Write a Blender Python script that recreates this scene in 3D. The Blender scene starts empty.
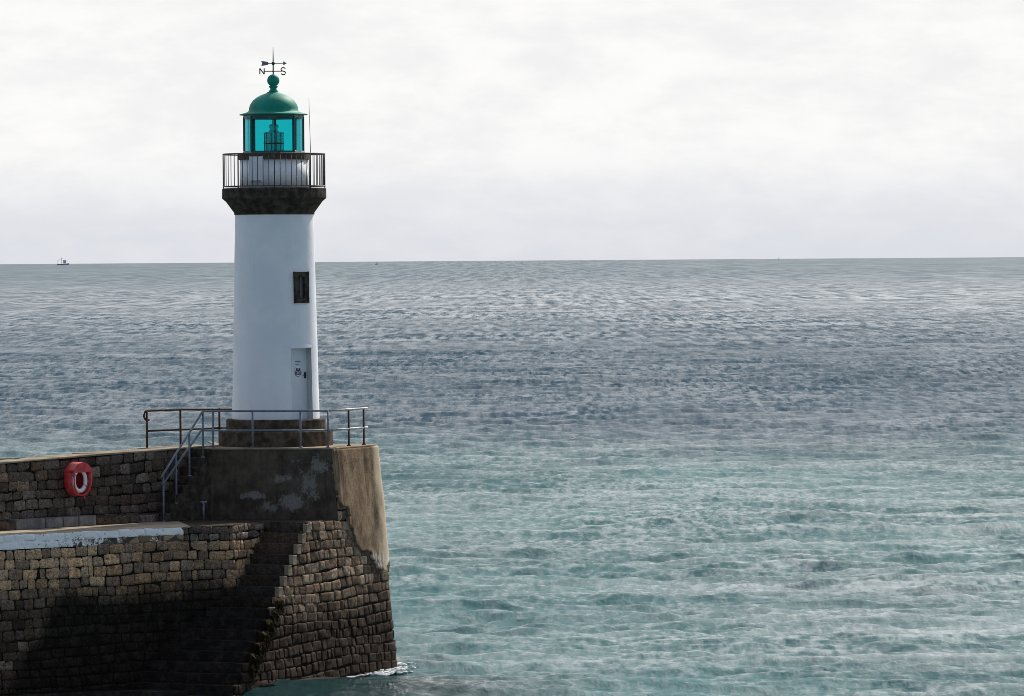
import bpy, bmesh, math, random
import numpy as np
from mathutils import Vector, Matrix, noise as mnoise

random.seed(11)
rng = np.random.default_rng(5)
sc = bpy.context.scene
COL = sc.collection
PI = math.pi
R = math.radians

# ------------------------------------------------------------------ camera
F = 5100.0
ZC = 12.32
TH = math.atan(92 / F)
RO = R(0.397)
fw = Vector((0, math.cos(TH), -math.sin(TH)))
r0 = Vector((1, 0, 0)); u0 = Vector((0, math.sin(TH), math.cos(TH)))
cr = r0 * math.cos(RO) - u0 * math.sin(RO)
cu = u0 * math.cos(RO) + r0 * math.sin(RO)
cam = bpy.data.cameras.new('camera')
cam.sensor_width = 36; cam.lens = F / 1024 * 36
cam.clip_start = 1; cam.clip_end = 200000
co = bpy.data.objects.new('camera', cam); COL.objects.link(co)
co.matrix_world = Matrix(((cr.x, cu.x, -fw.x, 0), (cr.y, cu.y, -fw.y, 0), (cr.z, cu.z, -fw.z, ZC), (0, 0, 0, 1)))
sc.camera = co

def ray(px, py):
    return fw + cr * ((px - 512) / F) + cu * ((348 - py) / F)
def atY(px, py, Y):
    d = ray(px, py); t = Y / d.y
    return Vector((d.x * t, Y, ZC + d.z * t))
def atZ(px, py, z):
    d = ray(px, py); t = (z - ZC) / d.z
    return Vector((d.x * t, d.y * t, z))

# ------------------------------------------------------------------ materials
class NT:
    def __init__(s, mat):
        s.t = mat.node_tree; s.n = s.t.nodes; s.l = s.t.links
    def add(s, typ, **kw):
        nd = s.n.new(typ)
        ins = kw.pop('ins', {})
        for k, v in kw.items(): setattr(nd, k, v)
        for k, v in ins.items(): s.put(nd.inputs[k], v)
        return nd
    def put(s, sock, v):
        if isinstance(v, bpy.types.NodeSocket): s.l.new(v, sock)
        elif isinstance(v, bpy.types.Node): s.l.new(v.outputs[0], sock)
        else:
            if sock.type == 'RGBA' and len(v) == 3: v = (*v, 1)
            sock.default_value = v
    def noise(s, vec, scale, detail=4, rough=0.55, dist=0):
        nd = s.add('ShaderNodeTexNoise', ins={'Scale': scale, 'Detail': detail, 'Roughness': rough, 'Distortion': dist})
        if vec is not None: s.put(nd.inputs['Vector'], vec)
        return nd.outputs['Fac']
    def mrange(s, v, a, b, c=0.0, d=1.0, smooth=True):
        nd = s.add('ShaderNodeMapRange', interpolation_type='SMOOTHSTEP' if smooth else 'LINEAR')
        s.put(nd.inputs['Value'], v)
        for i, x in zip((1, 2, 3, 4), (a, b, c, d)): s.put(nd.inputs[i], x)
        return nd.outputs[0]
    def math(s, op, a, b=0.0, clamp=False):
        nd = s.add('ShaderNodeMath', operation=op, use_clamp=clamp)
        s.put(nd.inputs[0], a); s.put(nd.inputs[1], b)
        return nd.outputs[0]
    def mix(s, f, a, b, blend='MIX'):
        nd = s.add('ShaderNodeMix', data_type='RGBA', blend_type=blend)
        s.put(nd.inputs[0], f); s.put(nd.inputs[6], a); s.put(nd.inputs[7], b)
        return nd.outputs[2]
    def pos(s):
        return s.add('ShaderNodeNewGeometry').outputs['Position']
    def scaled(s, v, sx, sy, sz):
        nd = s.add('ShaderNodeVectorMath', operation='MULTIPLY')
        s.put(nd.inputs[0], v); nd.inputs[1].default_value = (sx, sy, sz)
        return nd.outputs[0]
    def sep(s, v):
        nd = s.add('ShaderNodeSeparateXYZ'); s.put(nd.inputs[0], v); return nd.outputs
    def attr(s, name):
        return s.add('ShaderNodeAttribute', attribute_name=name).outputs
    def bump(s, h, strength=0.3, dist=0.02, normal=None):
        nd = s.add('ShaderNodeBump', ins={'Strength': strength, 'Distance': dist})
        s.put(nd.inputs['Height'], h)
        if normal is not None: s.put(nd.inputs['Normal'], normal)
        return nd.outputs[0]

def new_mat(name):
    m = bpy.data.materials.new(name); m.use_nodes = True
    g = NT(m); b = g.n['Principled BSDF']
    return m, g, b

def worn_mat(name, c1, c2, rough=0.7, scale=3.0, streak=0.0, streak_col=(0.1, 0.08, 0.06), bump=0.15, metallic=0.0, lo=0.35, hi=0.7, spec=0.5):
    m, g, b = new_mat(name)
    p = g.pos()
    n = g.noise(p, scale, 6, 0.6)
    c = g.mix(g.mrange(n, lo, hi), c1, c2)
    if streak > 0:
        v = g.scaled(p, 6.0, 6.0, 0.45)
        s1 = g.mrange(g.noise(v, 1.0, 5, 0.6), 0.55, 0.78, 0, streak)
        c = g.mix(s1, c, streak_col)
    g.put(b.inputs['Base Color'], c)
    g.put(b.inputs['Roughness'], rough); g.put(b.inputs['Metallic'], metallic)
    g.put(b.inputs['Specular IOR Level'], spec)
    g.put(b.inputs['Normal'], g.bump(g.noise(p, scale * 14, 4), bump, 0.02))
    return m

def stone_mat(name, algae_lo, algae_hi, algae_col, algae_amt=1.0, base_gain=1.0, side_noise=0.9):
    """natural stone: each block has its own tint (attribute), lichen and tide stain by height above the sea"""
    m, g, b = new_mat(name)
    p = g.pos()
    tint = g.attr('tint')[0]
    n1 = g.noise(p, 9, 6, 0.65)
    c = g.mix(g.mrange(n1, 0.3, 0.75), g.mix(1.0, tint, (0.62 * base_gain, 0.60 * base_gain, 0.60 * base_gain), 'MULTIPLY'), g.mix(1.0, tint, (1.25 * base_gain,) * 3, 'MULTIPLY'))
    # pale lichen / salt specks
    n2 = g.noise(p, 34, 3, 0.7)
    c = g.mix(g.mrange(n2, 0.66, 0.74, 0, 0.35), c, (0.42, 0.39, 0.33))
    pit = g.noise(p, 6.0, 5, 0.7)
    c = g.mix(g.mrange(pit, 0.53, 0.66, 0, 0.6), c, (0.04, 0.032, 0.025))
    sp_ = g.noise(p, 30.0, 5, 0.75)
    c = g.mix(1.0, c, g.mix(g.mrange(sp_, 0.34, 0.66), (0.45, 0.43, 0.42), (1.6, 1.58, 1.55)), 'MULTIPLY')
    # dark weathering patches
    n3 = g.noise(p, 1.3, 5, 0.6)
    c = g.mix(g.mrange(n3, 0.52, 0.72, 0, 0.55), c, (0.035, 0.03, 0.026))
    # tide stain
    z = g.sep(p)[2]
    nz = g.noise(g.scaled(p, 1, 1, 0.6), 0.9, 5, 0.6)
    zz = g.math('ADD', z, g.math('MULTIPLY', g.math('SUBTRACT', nz, 0.5), side_noise * 2.2))
    zz = g.math('ADD', zz, g.math('MULTIPLY', g.math('SUBTRACT', n1, 0.5), 0.5))
    al = g.attr('tide')[2]
    zz = g.math('SUBTRACT', zz, al)
    mask = g.mrange(zz, algae_hi, algae_lo, 0.0, algae_amt)
    wet = g.mix(g.mrange(g.noise(p, 3.5, 6, 0.7), 0.42, 0.66), algae_col, tuple(2.6 * v for v in algae_col))
    c = g.mix(mask, c, g.mix(1.0, wet, g.mix(g.mrange(sp_, 0.36, 0.64), (0.55, 0.52, 0.5), (1.7, 1.65, 1.6)), 'MULTIPLY'))
    g.put(b.inputs['Base Color'], c)
    g.put(b.inputs['Roughness'], g.mix(mask, (0.9,) * 3, (0.72,) * 3))
    g.put(b.inputs['Specular IOR Level'], 0.04)
    g.put(b.inputs['Normal'], g.bump(g.math('ADD', g.noise(p, 22, 6, 0.7), g.math('MULTIPLY', n2, 0.4)), 0.55, 0.05))
    return m

M = {}
M['quay'] = stone_mat('quay_stone', 2.45, 3.45, (0.0085, 0.0072, 0.0062), 0.95, 1.0, 0.6)
M['bastion'] = stone_mat('bastion_stone', 1.5, 3.1, (0.016, 0.0115, 0.0085), 0.93, 1.05, 0.6)
M['parapet'] = stone_mat('parapet_stone', -5, -4, (0.02, 0.02, 0.02), 0.0, 0.8)
M['mortar'] = worn_mat('dark_mortar', (0.008, 0.007, 0.006), (0.022, 0.018, 0.014), 0.95, 6, spec=0.04)
M['step'] = stone_mat('step_stone', 2.2, 4.7, (0.013, 0.011, 0.0095), 0.95, 0.55, 0.3)
M['coping'] = worn_mat('pale_coping_stone', (0.20, 0.165, 0.12), (0.34, 0.29, 0.22), 0.9, 2.5, spec=0.04)
M['ledge'] = worn_mat('ledge_concrete', (0.13, 0.125, 0.12), (0.24, 0.235, 0.23), 0.9, 3.5, 0.4, (0.07, 0.06, 0.05), spec=0.2)
M['deck'] = worn_mat('sandy_deck_concrete', (0.26, 0.215, 0.155), (0.42, 0.36, 0.27), 0.9, 1.2, spec=0.04)
M['platform_top'] = worn_mat('platform_concrete', (0.22, 0.18, 0.13), (0.32, 0.27, 0.20), 0.9, 1.5, spec=0.04)

def lime_mat():
    m, g, b = new_mat('limewashed_stone')
    p = g.pos()
    paint = g.attr('paint')[2]
    n = g.noise(p, 7, 6, 0.7)
    n2 = g.noise(p, 26, 4, 0.7)
    mask = g.mrange(g.math('ADD', paint, g.math('ADD', g.math('MULTIPLY', g.math('SUBTRACT', n, 0.5), 1.3), g.math('MULTIPLY', g.math('SUBTRACT', n2, 0.5), 0.8))), 0.42, 0.58)
    tint = g.attr('tint')[0]
    c = g.mix(mask, g.mix(1.0, tint, (0.9, 0.88, 0.85), 'MULTIPLY'), g.mix(n2, (0.70, 0.71, 0.72), (0.86, 0.85, 0.83)))
    g.put(b.inputs['Base Color'], c); g.put(b.inputs['Roughness'], 0.85)
    g.put(b.inputs['Normal'], g.bump(g.noise(p, 22, 6, 0.7), 0.4, 0.04))
    return m
M['lime'] = lime_mat()

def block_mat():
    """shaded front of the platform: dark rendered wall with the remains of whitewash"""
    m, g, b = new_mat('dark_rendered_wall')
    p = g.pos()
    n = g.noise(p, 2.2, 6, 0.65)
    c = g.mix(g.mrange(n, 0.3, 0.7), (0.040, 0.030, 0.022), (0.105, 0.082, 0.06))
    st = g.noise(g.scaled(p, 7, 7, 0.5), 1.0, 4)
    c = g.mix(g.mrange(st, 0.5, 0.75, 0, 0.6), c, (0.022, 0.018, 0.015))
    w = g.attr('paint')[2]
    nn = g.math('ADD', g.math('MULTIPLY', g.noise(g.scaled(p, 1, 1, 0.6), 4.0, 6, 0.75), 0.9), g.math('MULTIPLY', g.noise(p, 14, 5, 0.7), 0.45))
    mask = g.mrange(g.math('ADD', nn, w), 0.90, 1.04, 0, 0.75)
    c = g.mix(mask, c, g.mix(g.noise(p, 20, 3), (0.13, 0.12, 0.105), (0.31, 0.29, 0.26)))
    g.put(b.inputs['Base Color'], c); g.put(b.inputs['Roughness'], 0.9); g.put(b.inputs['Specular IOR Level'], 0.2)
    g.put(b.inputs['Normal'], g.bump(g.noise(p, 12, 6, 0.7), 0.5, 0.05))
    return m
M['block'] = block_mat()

def render_mat():
    """tan cement render on the battered end of the platform: vertical run marks, cracks, white salt near its ragged foot"""
    m, g, b = new_mat('tan_cement_render')
    p = g.pos()
    n = g.noise(g.scaled(p, 2.2, 2.2, 1.3), 1.0, 7, 0.65)
    c = g.mix(g.mrange(n, 0.3, 0.72), (0.22, 0.165, 0.11), (0.46, 0.36, 0.25))
    v = g.scaled(p, 2.0, 2.0, 0.30)
    st = g.noise(v, 1.0, 6, 0.62, 0.4)
    c = g.mix(g.mrange(st, 0.58, 0.68, 0, 0.7), c, (0.07, 0.05, 0.034))
    blot = g.noise(p, 2.6, 6, 0.7)
    c = g.mix(g.mrange(blot, 0.5, 0.68, 0, 0.6), c, (0.13, 0.095, 0.065))
    n4 = g.noise(p, 7, 4, 0.7)
    c = g.mix(g.mrange(n4, 0.62, 0.72, 0, 0.5), c, (0.09, 0.07, 0.05))
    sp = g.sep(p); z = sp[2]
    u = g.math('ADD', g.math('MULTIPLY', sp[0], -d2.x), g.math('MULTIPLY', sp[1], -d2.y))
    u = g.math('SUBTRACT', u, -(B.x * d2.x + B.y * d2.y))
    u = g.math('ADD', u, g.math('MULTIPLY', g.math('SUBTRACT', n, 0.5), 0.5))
    c = g.mix(g.mrange(u, 2.3, 2.75, 0, 0.85), g.mix(1.0, c, (0.72, 0.66, 0.62), 'MULTIPLY'), (0.62, 0.50, 0.36))  # sunlit end painted paler, the grazing-lit rest browner, in the colour itself
    low = g.mrange(z, 4.0, 3.1)
    salt = g.mrange(g.math('ADD', g.noise(g.scaled(p, 4, 4, 1.6), 1.0, 5, 0.7), g.math('MULTIPLY', low, 0.16)), 0.62, 0.7, 0, 0.85)
    c = g.mix(g.math('MULTIPLY', salt, low), c, (0.66, 0.63, 0.57))
    g.put(b.inputs['Base Color'], c); g.put(b.inputs['Roughness'], 0.92); g.put(b.inputs['Specular IOR Level'], 0.03)
    g.put(b.inputs['Normal'], g.bump(g.math('ADD', g.noise(p, 16, 7, 0.7), g.math('MULTIPLY', st, -0.8)), 0.6, 0.06))
    return m

M['white'] = worn_mat('tower_white_paint', (0.74, 0.75, 0.78), (0.82, 0.82, 0.83), 0.85, 1.1, 0.30, (0.60, 0.575, 0.54), 0.3)
M['white_door'] = worn_mat('door_white_paint', (0.66, 0.68, 0.74), (0.74, 0.76, 0.80), 0.5, 2.0, 0.25, (0.5, 0.5, 0.52), 0.05)
M['jamb'] = worn_mat('grey_green_jamb', (0.42, 0.46, 0.45), (0.52, 0.55, 0.54), 0.7, 2.0, 0.2)
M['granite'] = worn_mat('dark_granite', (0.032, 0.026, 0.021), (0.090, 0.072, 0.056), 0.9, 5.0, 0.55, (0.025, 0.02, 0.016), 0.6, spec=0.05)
M['granite2'] = worn_mat('brown_granite', (0.045, 0.035, 0.026), (0.13, 0.10, 0.075), 0.9, 4.0, 0.5, (0.04, 0.032, 0.025), 0.5, spec=0.05)
M['rust_granite'] = worn_mat('rust_stained_granite', (0.05, 0.038, 0.028), (0.13, 0.09, 0.055), 0.9, 6.0, 0.6, (0.15, 0.07, 0.03), 0.5, spec=0.25)
M['green'] = worn_mat('green_roof_paint', (0.003, 0.20, 0.138), (0.006, 0.27, 0.19), 0.6, 2.5, 0.3, (0.006, 0.06, 0.045), 0.03, spec=0.25)
M['dkgreen'] = worn_mat('dark_green_paint', (0.005, 0.075, 0.066), (0.008, 0.10, 0.088), 0.4, 4.0)
M['black_green'] = worn_mat('blackened_green_metal', (0.012, 0.03, 0.028), (0.02, 0.045, 0.04), 0.5, 6.0)
M['dark_metal'] = worn_mat('dark_railing_metal', (0.04, 0.036, 0.034), (0.10, 0.08, 0.068), 0.6, 12.0, 0.5, (0.10, 0.045, 0.02), 0.1)
M['grey_pipe'] = worn_mat('blue_grey_pipe_paint', (0.11, 0.135, 0.17), (0.19, 0.22, 0.25), 0.55, 9.0, 0.6, (0.14, 0.07, 0.04), 0.1)
M['galv'] = worn_mat('galvanised_pipe', (0.24, 0.25, 0.26), (0.36, 0.36, 0.36), 0.5, 9.0, 0.6, (0.17, 0.09, 0.05), 0.1, metallic=0.2)
M['rust'] = worn_mat('rusty_pipe', (0.03, 0.014, 0.009), (0.11, 0.045, 0.02), 0.85, 16.0, 0, bump=0.4)
M['red'] = worn_mat('faded_red_plastic', (0.42, 0.016, 0.022), (0.62, 0.05, 0.055), 0.45, 5.0, 0.5, (0.56, 0.16, 0.15), 0.05)
M['red_dark'] = worn_mat('red_plastic_lining', (0.26, 0.010, 0.014), (0.36, 0.014, 0.018), 0.5, 5.0)
M['buoy_white'] = worn_mat('lifebuoy_white', (0.72, 0.68, 0.72), (0.80, 0.78, 0.80), 0.5, 8.0, 0.2, (0.6, 0.4, 0.4))
M['rope'] = worn_mat('buoy_rope', (0.45, 0.1, 0.1), (0.6, 0.3, 0.3), 0.8, 20.0)
M['black'] = worn_mat('black_metal', (0.015, 0.015, 0.017), (0.03, 0.03, 0.032), 0.5, 8.0)
M['grey'] = worn_mat('vane_grey', (0.16, 0.15, 0.18), (0.22, 0.21, 0.24), 0.5, 8.0)
M['win'] = worn_mat('window_shutter_grey', (0.10, 0.115, 0.13), (0.14, 0.155, 0.17), 0.35, 8.0)
M['sign_white'] = worn_mat('sign_white', (0.72, 0.72, 0.74), (0.76, 0.76, 0.78), 0.5, 5.0)
M['sign_navy'] = worn_mat('sign_navy', (0.04, 0.03, 0.10), (0.05, 0.035, 0.12), 0.5, 5.0)
M['sign_plum'] = worn_mat('sign_plum', (0.16, 0.03, 0.10), (0.19, 0.04, 0.12), 0.5, 5.0)
M['hull'] = worn_mat('boat_hull', (0.38, 0.385, 0.41), (0.46, 0.46, 0.49), 0.5, 1.0)  # distance haze painted into the light grey
M['boat_white'] = worn_mat('boat_white', (0.55, 0.55, 0.57), (0.65, 0.65, 0.66), 0.5, 1.0)
M['weed'] = worn_mat('brown_seaweed', (0.018, 0.014, 0.006), (0.06, 0.05, 0.018), 0.8, 9.0, spec=0.05)

def foam_mat():
    m, g, b = new_mat('sea_foam')
    g.put(b.inputs['Base Color'], (0.62, 0.65, 0.66)); g.put(b.inputs['Roughness'], 0.8)
    return m
M['foam'] = foam_mat()

def glass_mat():
    m, g, b = new_mat('green_lantern_glass')
    g.n.remove(b)
    tr = g.add('ShaderNodeBsdfTransparent', ins={'Color': (0.03, 0.65, 0.69)})
    gl = g.add('ShaderNodeBsdfGlossy', ins={'Color': (0.9, 0.95, 0.95), 'Roughness': 0.05})
    fr = g.add('ShaderNodeFresnel', ins={'IOR': 1.45})
    mx = g.add('ShaderNodeMixShader', ins={0: g.math('MULTIPLY', fr, 0.5), 1: tr, 2: gl})
    g.l.new(mx.outputs[0], g.n['Material Output'].inputs[0])
    return m
M['glass'] = glass_mat()

def lens_mat():
    m, g, b = new_mat('lens_glass')
    g.put(b.inputs['Base Color'], (0.35, 0.42, 0.42)); g.put(b.inputs['Roughness'], 0.12)
    g.put(b.inputs['Transmission Weight'], 0.3); g.put(b.inputs['IOR'], 1.5); g.put(b.inputs['Alpha'], 0.55)
    return m
M['lens'] = lens_mat()

# ------------------------------------------------------------------ object helpers
def tag(o, label=None, cat=None, group=None, kind=None):
    if label: o['label'] = label
    if cat: o['category'] = cat
    if group: o['group'] = group
    if kind: o['kind'] = kind
    return o
def empty(name, loc, label, cat, group=None):
    o = bpy.data.objects.new(name, None); o.location = loc; o.empty_display_size = 0.3
    COL.objects.link(o)
    return tag(o, label, cat, group)
PW = {}
def attach(o, parent):
    if parent is not None:
        o.parent = parent
        o.matrix_parent_inverse = Matrix.Translation(parent_world(parent)).inverted()
def parent_world(p):
    v = Vector(p.location)
    while p.parent is not None:
        p = p.parent
        v = v  # mesh parts sit at the world origin with inverse matrices, so only roots carry a location
    return v if p.type == 'EMPTY' and not p.parent else v
def obj(name, bm, mat, parent=None, smooth=False):
    me = bpy.data.meshes.new(name)
    bm.to_mesh(me); bm.free()
    if smooth:
        me.polygons.foreach_set('use_smooth', [True] * len(me.polygons))
    me.materials.append(mat)
    o = bpy.data.objects.new(name, me); COL.objects.link(o)
    if parent is not None:
        o.parent = parent
        # world offset of parent: only top empties have a location
        p = parent; off = Vector((0, 0, 0))
        while p is not None:
            off += Vector(p.location); p = p.parent
        o.location = -off if parent.parent is None else -off
        # parts are modelled in world coordinates
        o.location = -off
    return o

def bx(bm, c, sx, sy, sz, ax=None, bev=0.0):
    """box centred at c; ax = (x axis, y axis, z axis)"""
    X, Y, Z = ax if ax else (Vector((1, 0, 0)), Vector((0, 1, 0)), Vector((0, 0, 1)))
    res = bmesh.ops.create_cube(bm, size=1.0)
    vs = res['verts']
    for v in vs:
        v.co = Vector(c) + X * (v.co.x * sx) + Y * (v.co.y * sy) + Z * (v.co.z * sz)
    if bev > 0:
        es = list({e for v in vs for e in v.link_edges})
        bmesh.ops.bevel(bm, geom=es, offset=bev, segments=2, affect='EDGES', profile=0.6)
def tube(bm, pts, r, n=10, cap=True, closed=False):
    pts = [Vector(p) for p in pts]
    rings = []
    m = len(pts)
    for i, p in enumerate(pts):
        if closed: t = pts[(i + 1) % m] - pts[i - 1]
        elif i == 0: t = pts[1] - pts[0]
        elif i == m - 1: t = pts[-1] - pts[-2]
        else: t = (pts[i + 1] - p).normalized() + (p - pts[i - 1]).normalized()
        t.normalize()
        a = Vector((0, 0, 1)) if abs(t.z) < 0.9 else Vector((1, 0, 0))
        u = t.cross(a).normalized(); w = t.cross(u).normalized()
        rr = r[i] if isinstance(r, (list, tuple)) else r
        rings.append([bm.verts.new(p + u * (rr * math.cos(2 * PI * k / n)) + w * (rr * math.sin(2 * PI * k / n))) for k in range(n)])
    for i in range(m if closed else m - 1):
        a, b = rings[i], rings[(i + 1) % m]
        for k in range(n):
            bm.faces.new((a[k], a[(k + 1) % n], b[(k + 1) % n], b[k]))
    if cap and not closed:
        bm.faces.new(rings[0][::-1]); bm.faces.new(rings[-1])
def lathe(bm, prof, cx, cy, n=48, a0=0.0, closed_ends=True):
    rings = []
    for r, z in prof:
        if r < 1e-5:
            rings.append([bm.verts.new((cx, cy, z))])
        else:
            rings.append([bm.verts.new((cx + r * math.sin(a0 + 2 * PI * k / n), cy - r * math.cos(a0 + 2 * PI * k / n), z)) for k in range(n)])
    for a, b in zip(rings, rings[1:]):
        for k in range(n):
            k2 = (k + 1) % n
            if len(a) == 1 and len(b) > 1: bm.faces.new((a[0], b[k2], b[k]))
            elif len(b) == 1 and len(a) > 1: bm.faces.new((a[k], a[k2], b[0]))
            elif len(a) > 1: bm.faces.new((a[k], a[k2], b[k2], b[k]))
    if closed_ends:
        for rg in (rings[0], rings[-1]):
            if len(rg) > 2: bm.faces.new(rg)
    bmesh.ops.recalc_face_normals(bm, faces=bm.faces)
def hexa(bm, bot, top):
    """closed prism between two polygons of equal length"""
    b = [bm.verts.new(p) for p in bot]; t = [bm.verts.new(p) for p in top]
    n = len(b)
    bm.faces.new(b[::-1]); bm.faces.new(t)
    for i in range(n):
        bm.faces.new((b[i], b[(i + 1) % n], t[(i + 1) % n], t[i]))
    bmesh.ops.recalc_face_normals(bm, faces=bm.faces)
def roughen(bm, amp, scale, cuts=0):
    if cuts: bmesh.ops.subdivide_edges(bm, edges=bm.edges, cuts=cuts, use_grid_fill=True)
    for v in bm.verts:
        v.co += mnoise.noise_vector(v.co * scale) * amp

# ------------------------------------------------------------------ masonry
class Path:
    """plan polyline with an outward side; P(s, z, h) = point at arc length s, height z, h outside the battered face"""
    def __init__(s, pts, out_sign, batter, ztop):
        s.p = [Vector((q[0], q[1])) for q in pts]; s.b = batter; s.zt = ztop
        s.seg = [(s.p[i + 1] - s.p[i]).length for i in range(len(pts) - 1)]
        s.cum = [0]
        for l in s.seg: s.cum.append(s.cum[-1] + l)
        s.L = s.cum[-1]
        s.nr = []
        for i in range(len(pts) - 1):
            d = (s.p[i + 1] - s.p[i]).normalized()
            s.nr.append(Vector((d.y, -d.x)) * out_sign)
        s.vn = []
        for i in range(len(pts)):
            if i == 0: v = s.nr[0]
            elif i == len(pts) - 1: v = s.nr[-1]
            else:
                v = (s.nr[i - 1] + s.nr[i]).normalized()
                v = v / max(0.5, v.dot(s.nr[i]))
            s.vn.append(v)
    def frame(s, q):
        i = 0
        while i < len(s.seg) - 1 and q > s.cum[i + 1]: i += 1
        t = (q - s.cum[i]) / s.seg[i]
        tt = min(1, max(0, t))
        return s.p[i] + (s.p[i + 1] - s.p[i]) * t, s.vn[i] * (1 - tt) + s.vn[i + 1] * tt
    ramp = None
    def P(s, q, z, h=0.0):
        p, n = s.frame(q)
        if s.ramp:
            qa, qb, za, zb = s.ramp
            t = min(1.3, max(-1.5, (q - qa) / (qb - qa)))
            z = z + (za + (zb - za) * t) * max(0.0, (z - ZW) / (ZP - ZW))
        p = p + n * (s.b * (s.zt - z) + h)
        return Vector((p.x, p.y, z))

TAN = [(0.31, 0.20, 0.115), (0.25, 0.172, 0.11), (0.22, 0.158, 0.108), (0.20, 0.148, 0.105), (0.25, 0.172, 0.105), (0.165, 0.12, 0.088), (0.31, 0.215, 0.13)]
BROWN = [(0.25, 0.185, 0.13), (0.15, 0.108, 0.078), (0.20, 0.155, 0.115), (0.11, 0.082, 0.062), (0.31, 0.24, 0.175), (0.19, 0.13, 0.09)]
GREY = [(0.155, 0.125, 0.105), (0.12, 0.096, 0.08), (0.19, 0.155, 0.13), (0.10, 0.08, 0.068), (0.20, 0.14, 0.10), (0.16, 0.12, 0.093), (0.22, 0.185, 0.155)]

def masonry(name, path, courses, palette, mat, parent, wmin=0.26, wmax=0.56, gap=0.009, relief=0.024, tide=None, paint=None, nx=6, nz=4, wob=0.025, warm=None, bed=None):
    """courses: list of (z_low, z_high, s_start, s_end). Every block is a rounded, roughened lump on the wall face; all of them make one part."""
    bm = bmesh.new()
    lt = bm.verts.layers.float_color.new('tint')
    ld = bm.verts.layers.float.new('tide')
    lp = bm.verts.layers.float.new('paint')
    for (z0, z1, sa, sb) in courses:
        q = sa - random.uniform(0, 0.3)
        first = True
        while q < sb - 0.05:
            w = random.uniform(wmin, wmax) * (1.0 if random.random() > 0.12 else 0.55)
            a, b = max(q, sa), min(q + w, sb)
            q += w
            if sb - b < 0.14: b = sb; q = sb
            if b - a < 0.1: continue
            tint = random.choice(palette(0.5 * (z0 + z1)) if callable(palette) else palette); k = random.uniform(0.72, 1.25)
            if warm: k *= warm(0.5 * (a + b), 0.5 * (z0 + z1))
            tint = tuple(c * k for c in tint)
            rel = relief * random.uniform(0.55, 1.25)
            g = gap * random.uniform(0.7, 1.4)
            seed = Vector((random.uniform(0, 99), random.uniform(0, 99), random.uniform(0, 99)))
            jit = [random.uniform(-0.024, 0.024) for _ in range(8)]
            tilt = random.uniform(-0.014, 0.014); tilt2 = random.uniform(-0.014, 0.014)
            td = tide(0.5 * (a + b)) if tide else 0.0
            pv = paint(0.5 * (a + b), 0.5 * (z0 + z1)) if paint else 0.0
            rows = []
            for j in range(nz + 3):
                row = []
                for i in range(nx + 3):
                    iu = min(nx, max(0, i - 1)); jv = min(nz, max(0, j - 1))
                    back = (i == 0 or j == 0 or i == nx + 2 or j == nz + 2)
                    u = iu / nx; v = jv / nz
                    # rounder corners
                    ue = abs(2 * u - 1); ve = abs(2 * v - 1)
                    ja = (jit[0] * (1 - v) + jit[1] * v) * (1 - u) + (jit[2] * (1 - v) + jit[3] * v) * u
                    jb = (jit[4] * (1 - u) + jit[5] * u) * (1 - v) + (jit[6] * (1 - u) + jit[7] * u) * v
                    cx = 0.10 * (ue ** 6) * (ve ** 8) * min(0.2, b - a)
                    qq = a + g + (b - a - 2 * g) * u + ja + (cx if u < 0.5 else -cx)
                    zw = wob * math.sin(qq * 0.9 + z0 * 2.1) + 0.012 * math.sin(qq * 3.1 + z0 * 5)
                    zz = z0 + zw + g * 0.8 + (z1 - z0 - 1.6 * g) * v + jb
                    nsv = mnoise.fractal(Vector((qq * 3.2, zz * 3.2, 0)) + seed, 0.9, 2.0, 3)
                    edge = 1 - 0.38 * max(ue ** 9, ve ** 9)
                    h = -0.05 if back else rel * edge + 0.5 * rel * nsv + tilt * (2 * u - 1) + tilt2 * (2 * v - 1)
                    vt = bm.verts.new(path.P(qq, zz, h))
                    vt[lt] = (*tint, 1); vt[ld] = tide(qq) if tide else 0.0; vt[lp] = pv
                    row.append(vt)
                rows.append(row)
            for j in range(nz + 2):
                for i in range(nx + 2):
                    bm.faces.new((rows[j][i], rows[j][i + 1], rows[j + 1][i + 1], rows[j + 1][i]))
    if bed is not None:      # painted-over joints between the blocks
        for (z0, z1, sa, sb) in courses:
            n = int((sb - sa) / 0.1); prev = None
            for i in range(n + 1):
                q = sa + (sb - sa) * i / n
                col = []
                for k in range(4):
                    zz = z0 + (z1 - z0) * k / 3
                    vt = bm.verts.new(path.P(q, zz, bed + 0.004 * mnoise.noise(Vector((q * 5, zz * 5, 2)))))
                    vt[lt] = (0.06, 0.05, 0.04, 1); vt[lp] = paint(q, 0.5 * (z0 + z1)) - 0.05
                    col.append(vt)
                if prev:
                    for k in range(3): bm.faces.new((prev[k], col[k], col[k + 1], prev[k + 1]))
                prev = col
    o = obj(name, bm, mat, parent, True)
    return o

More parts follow.
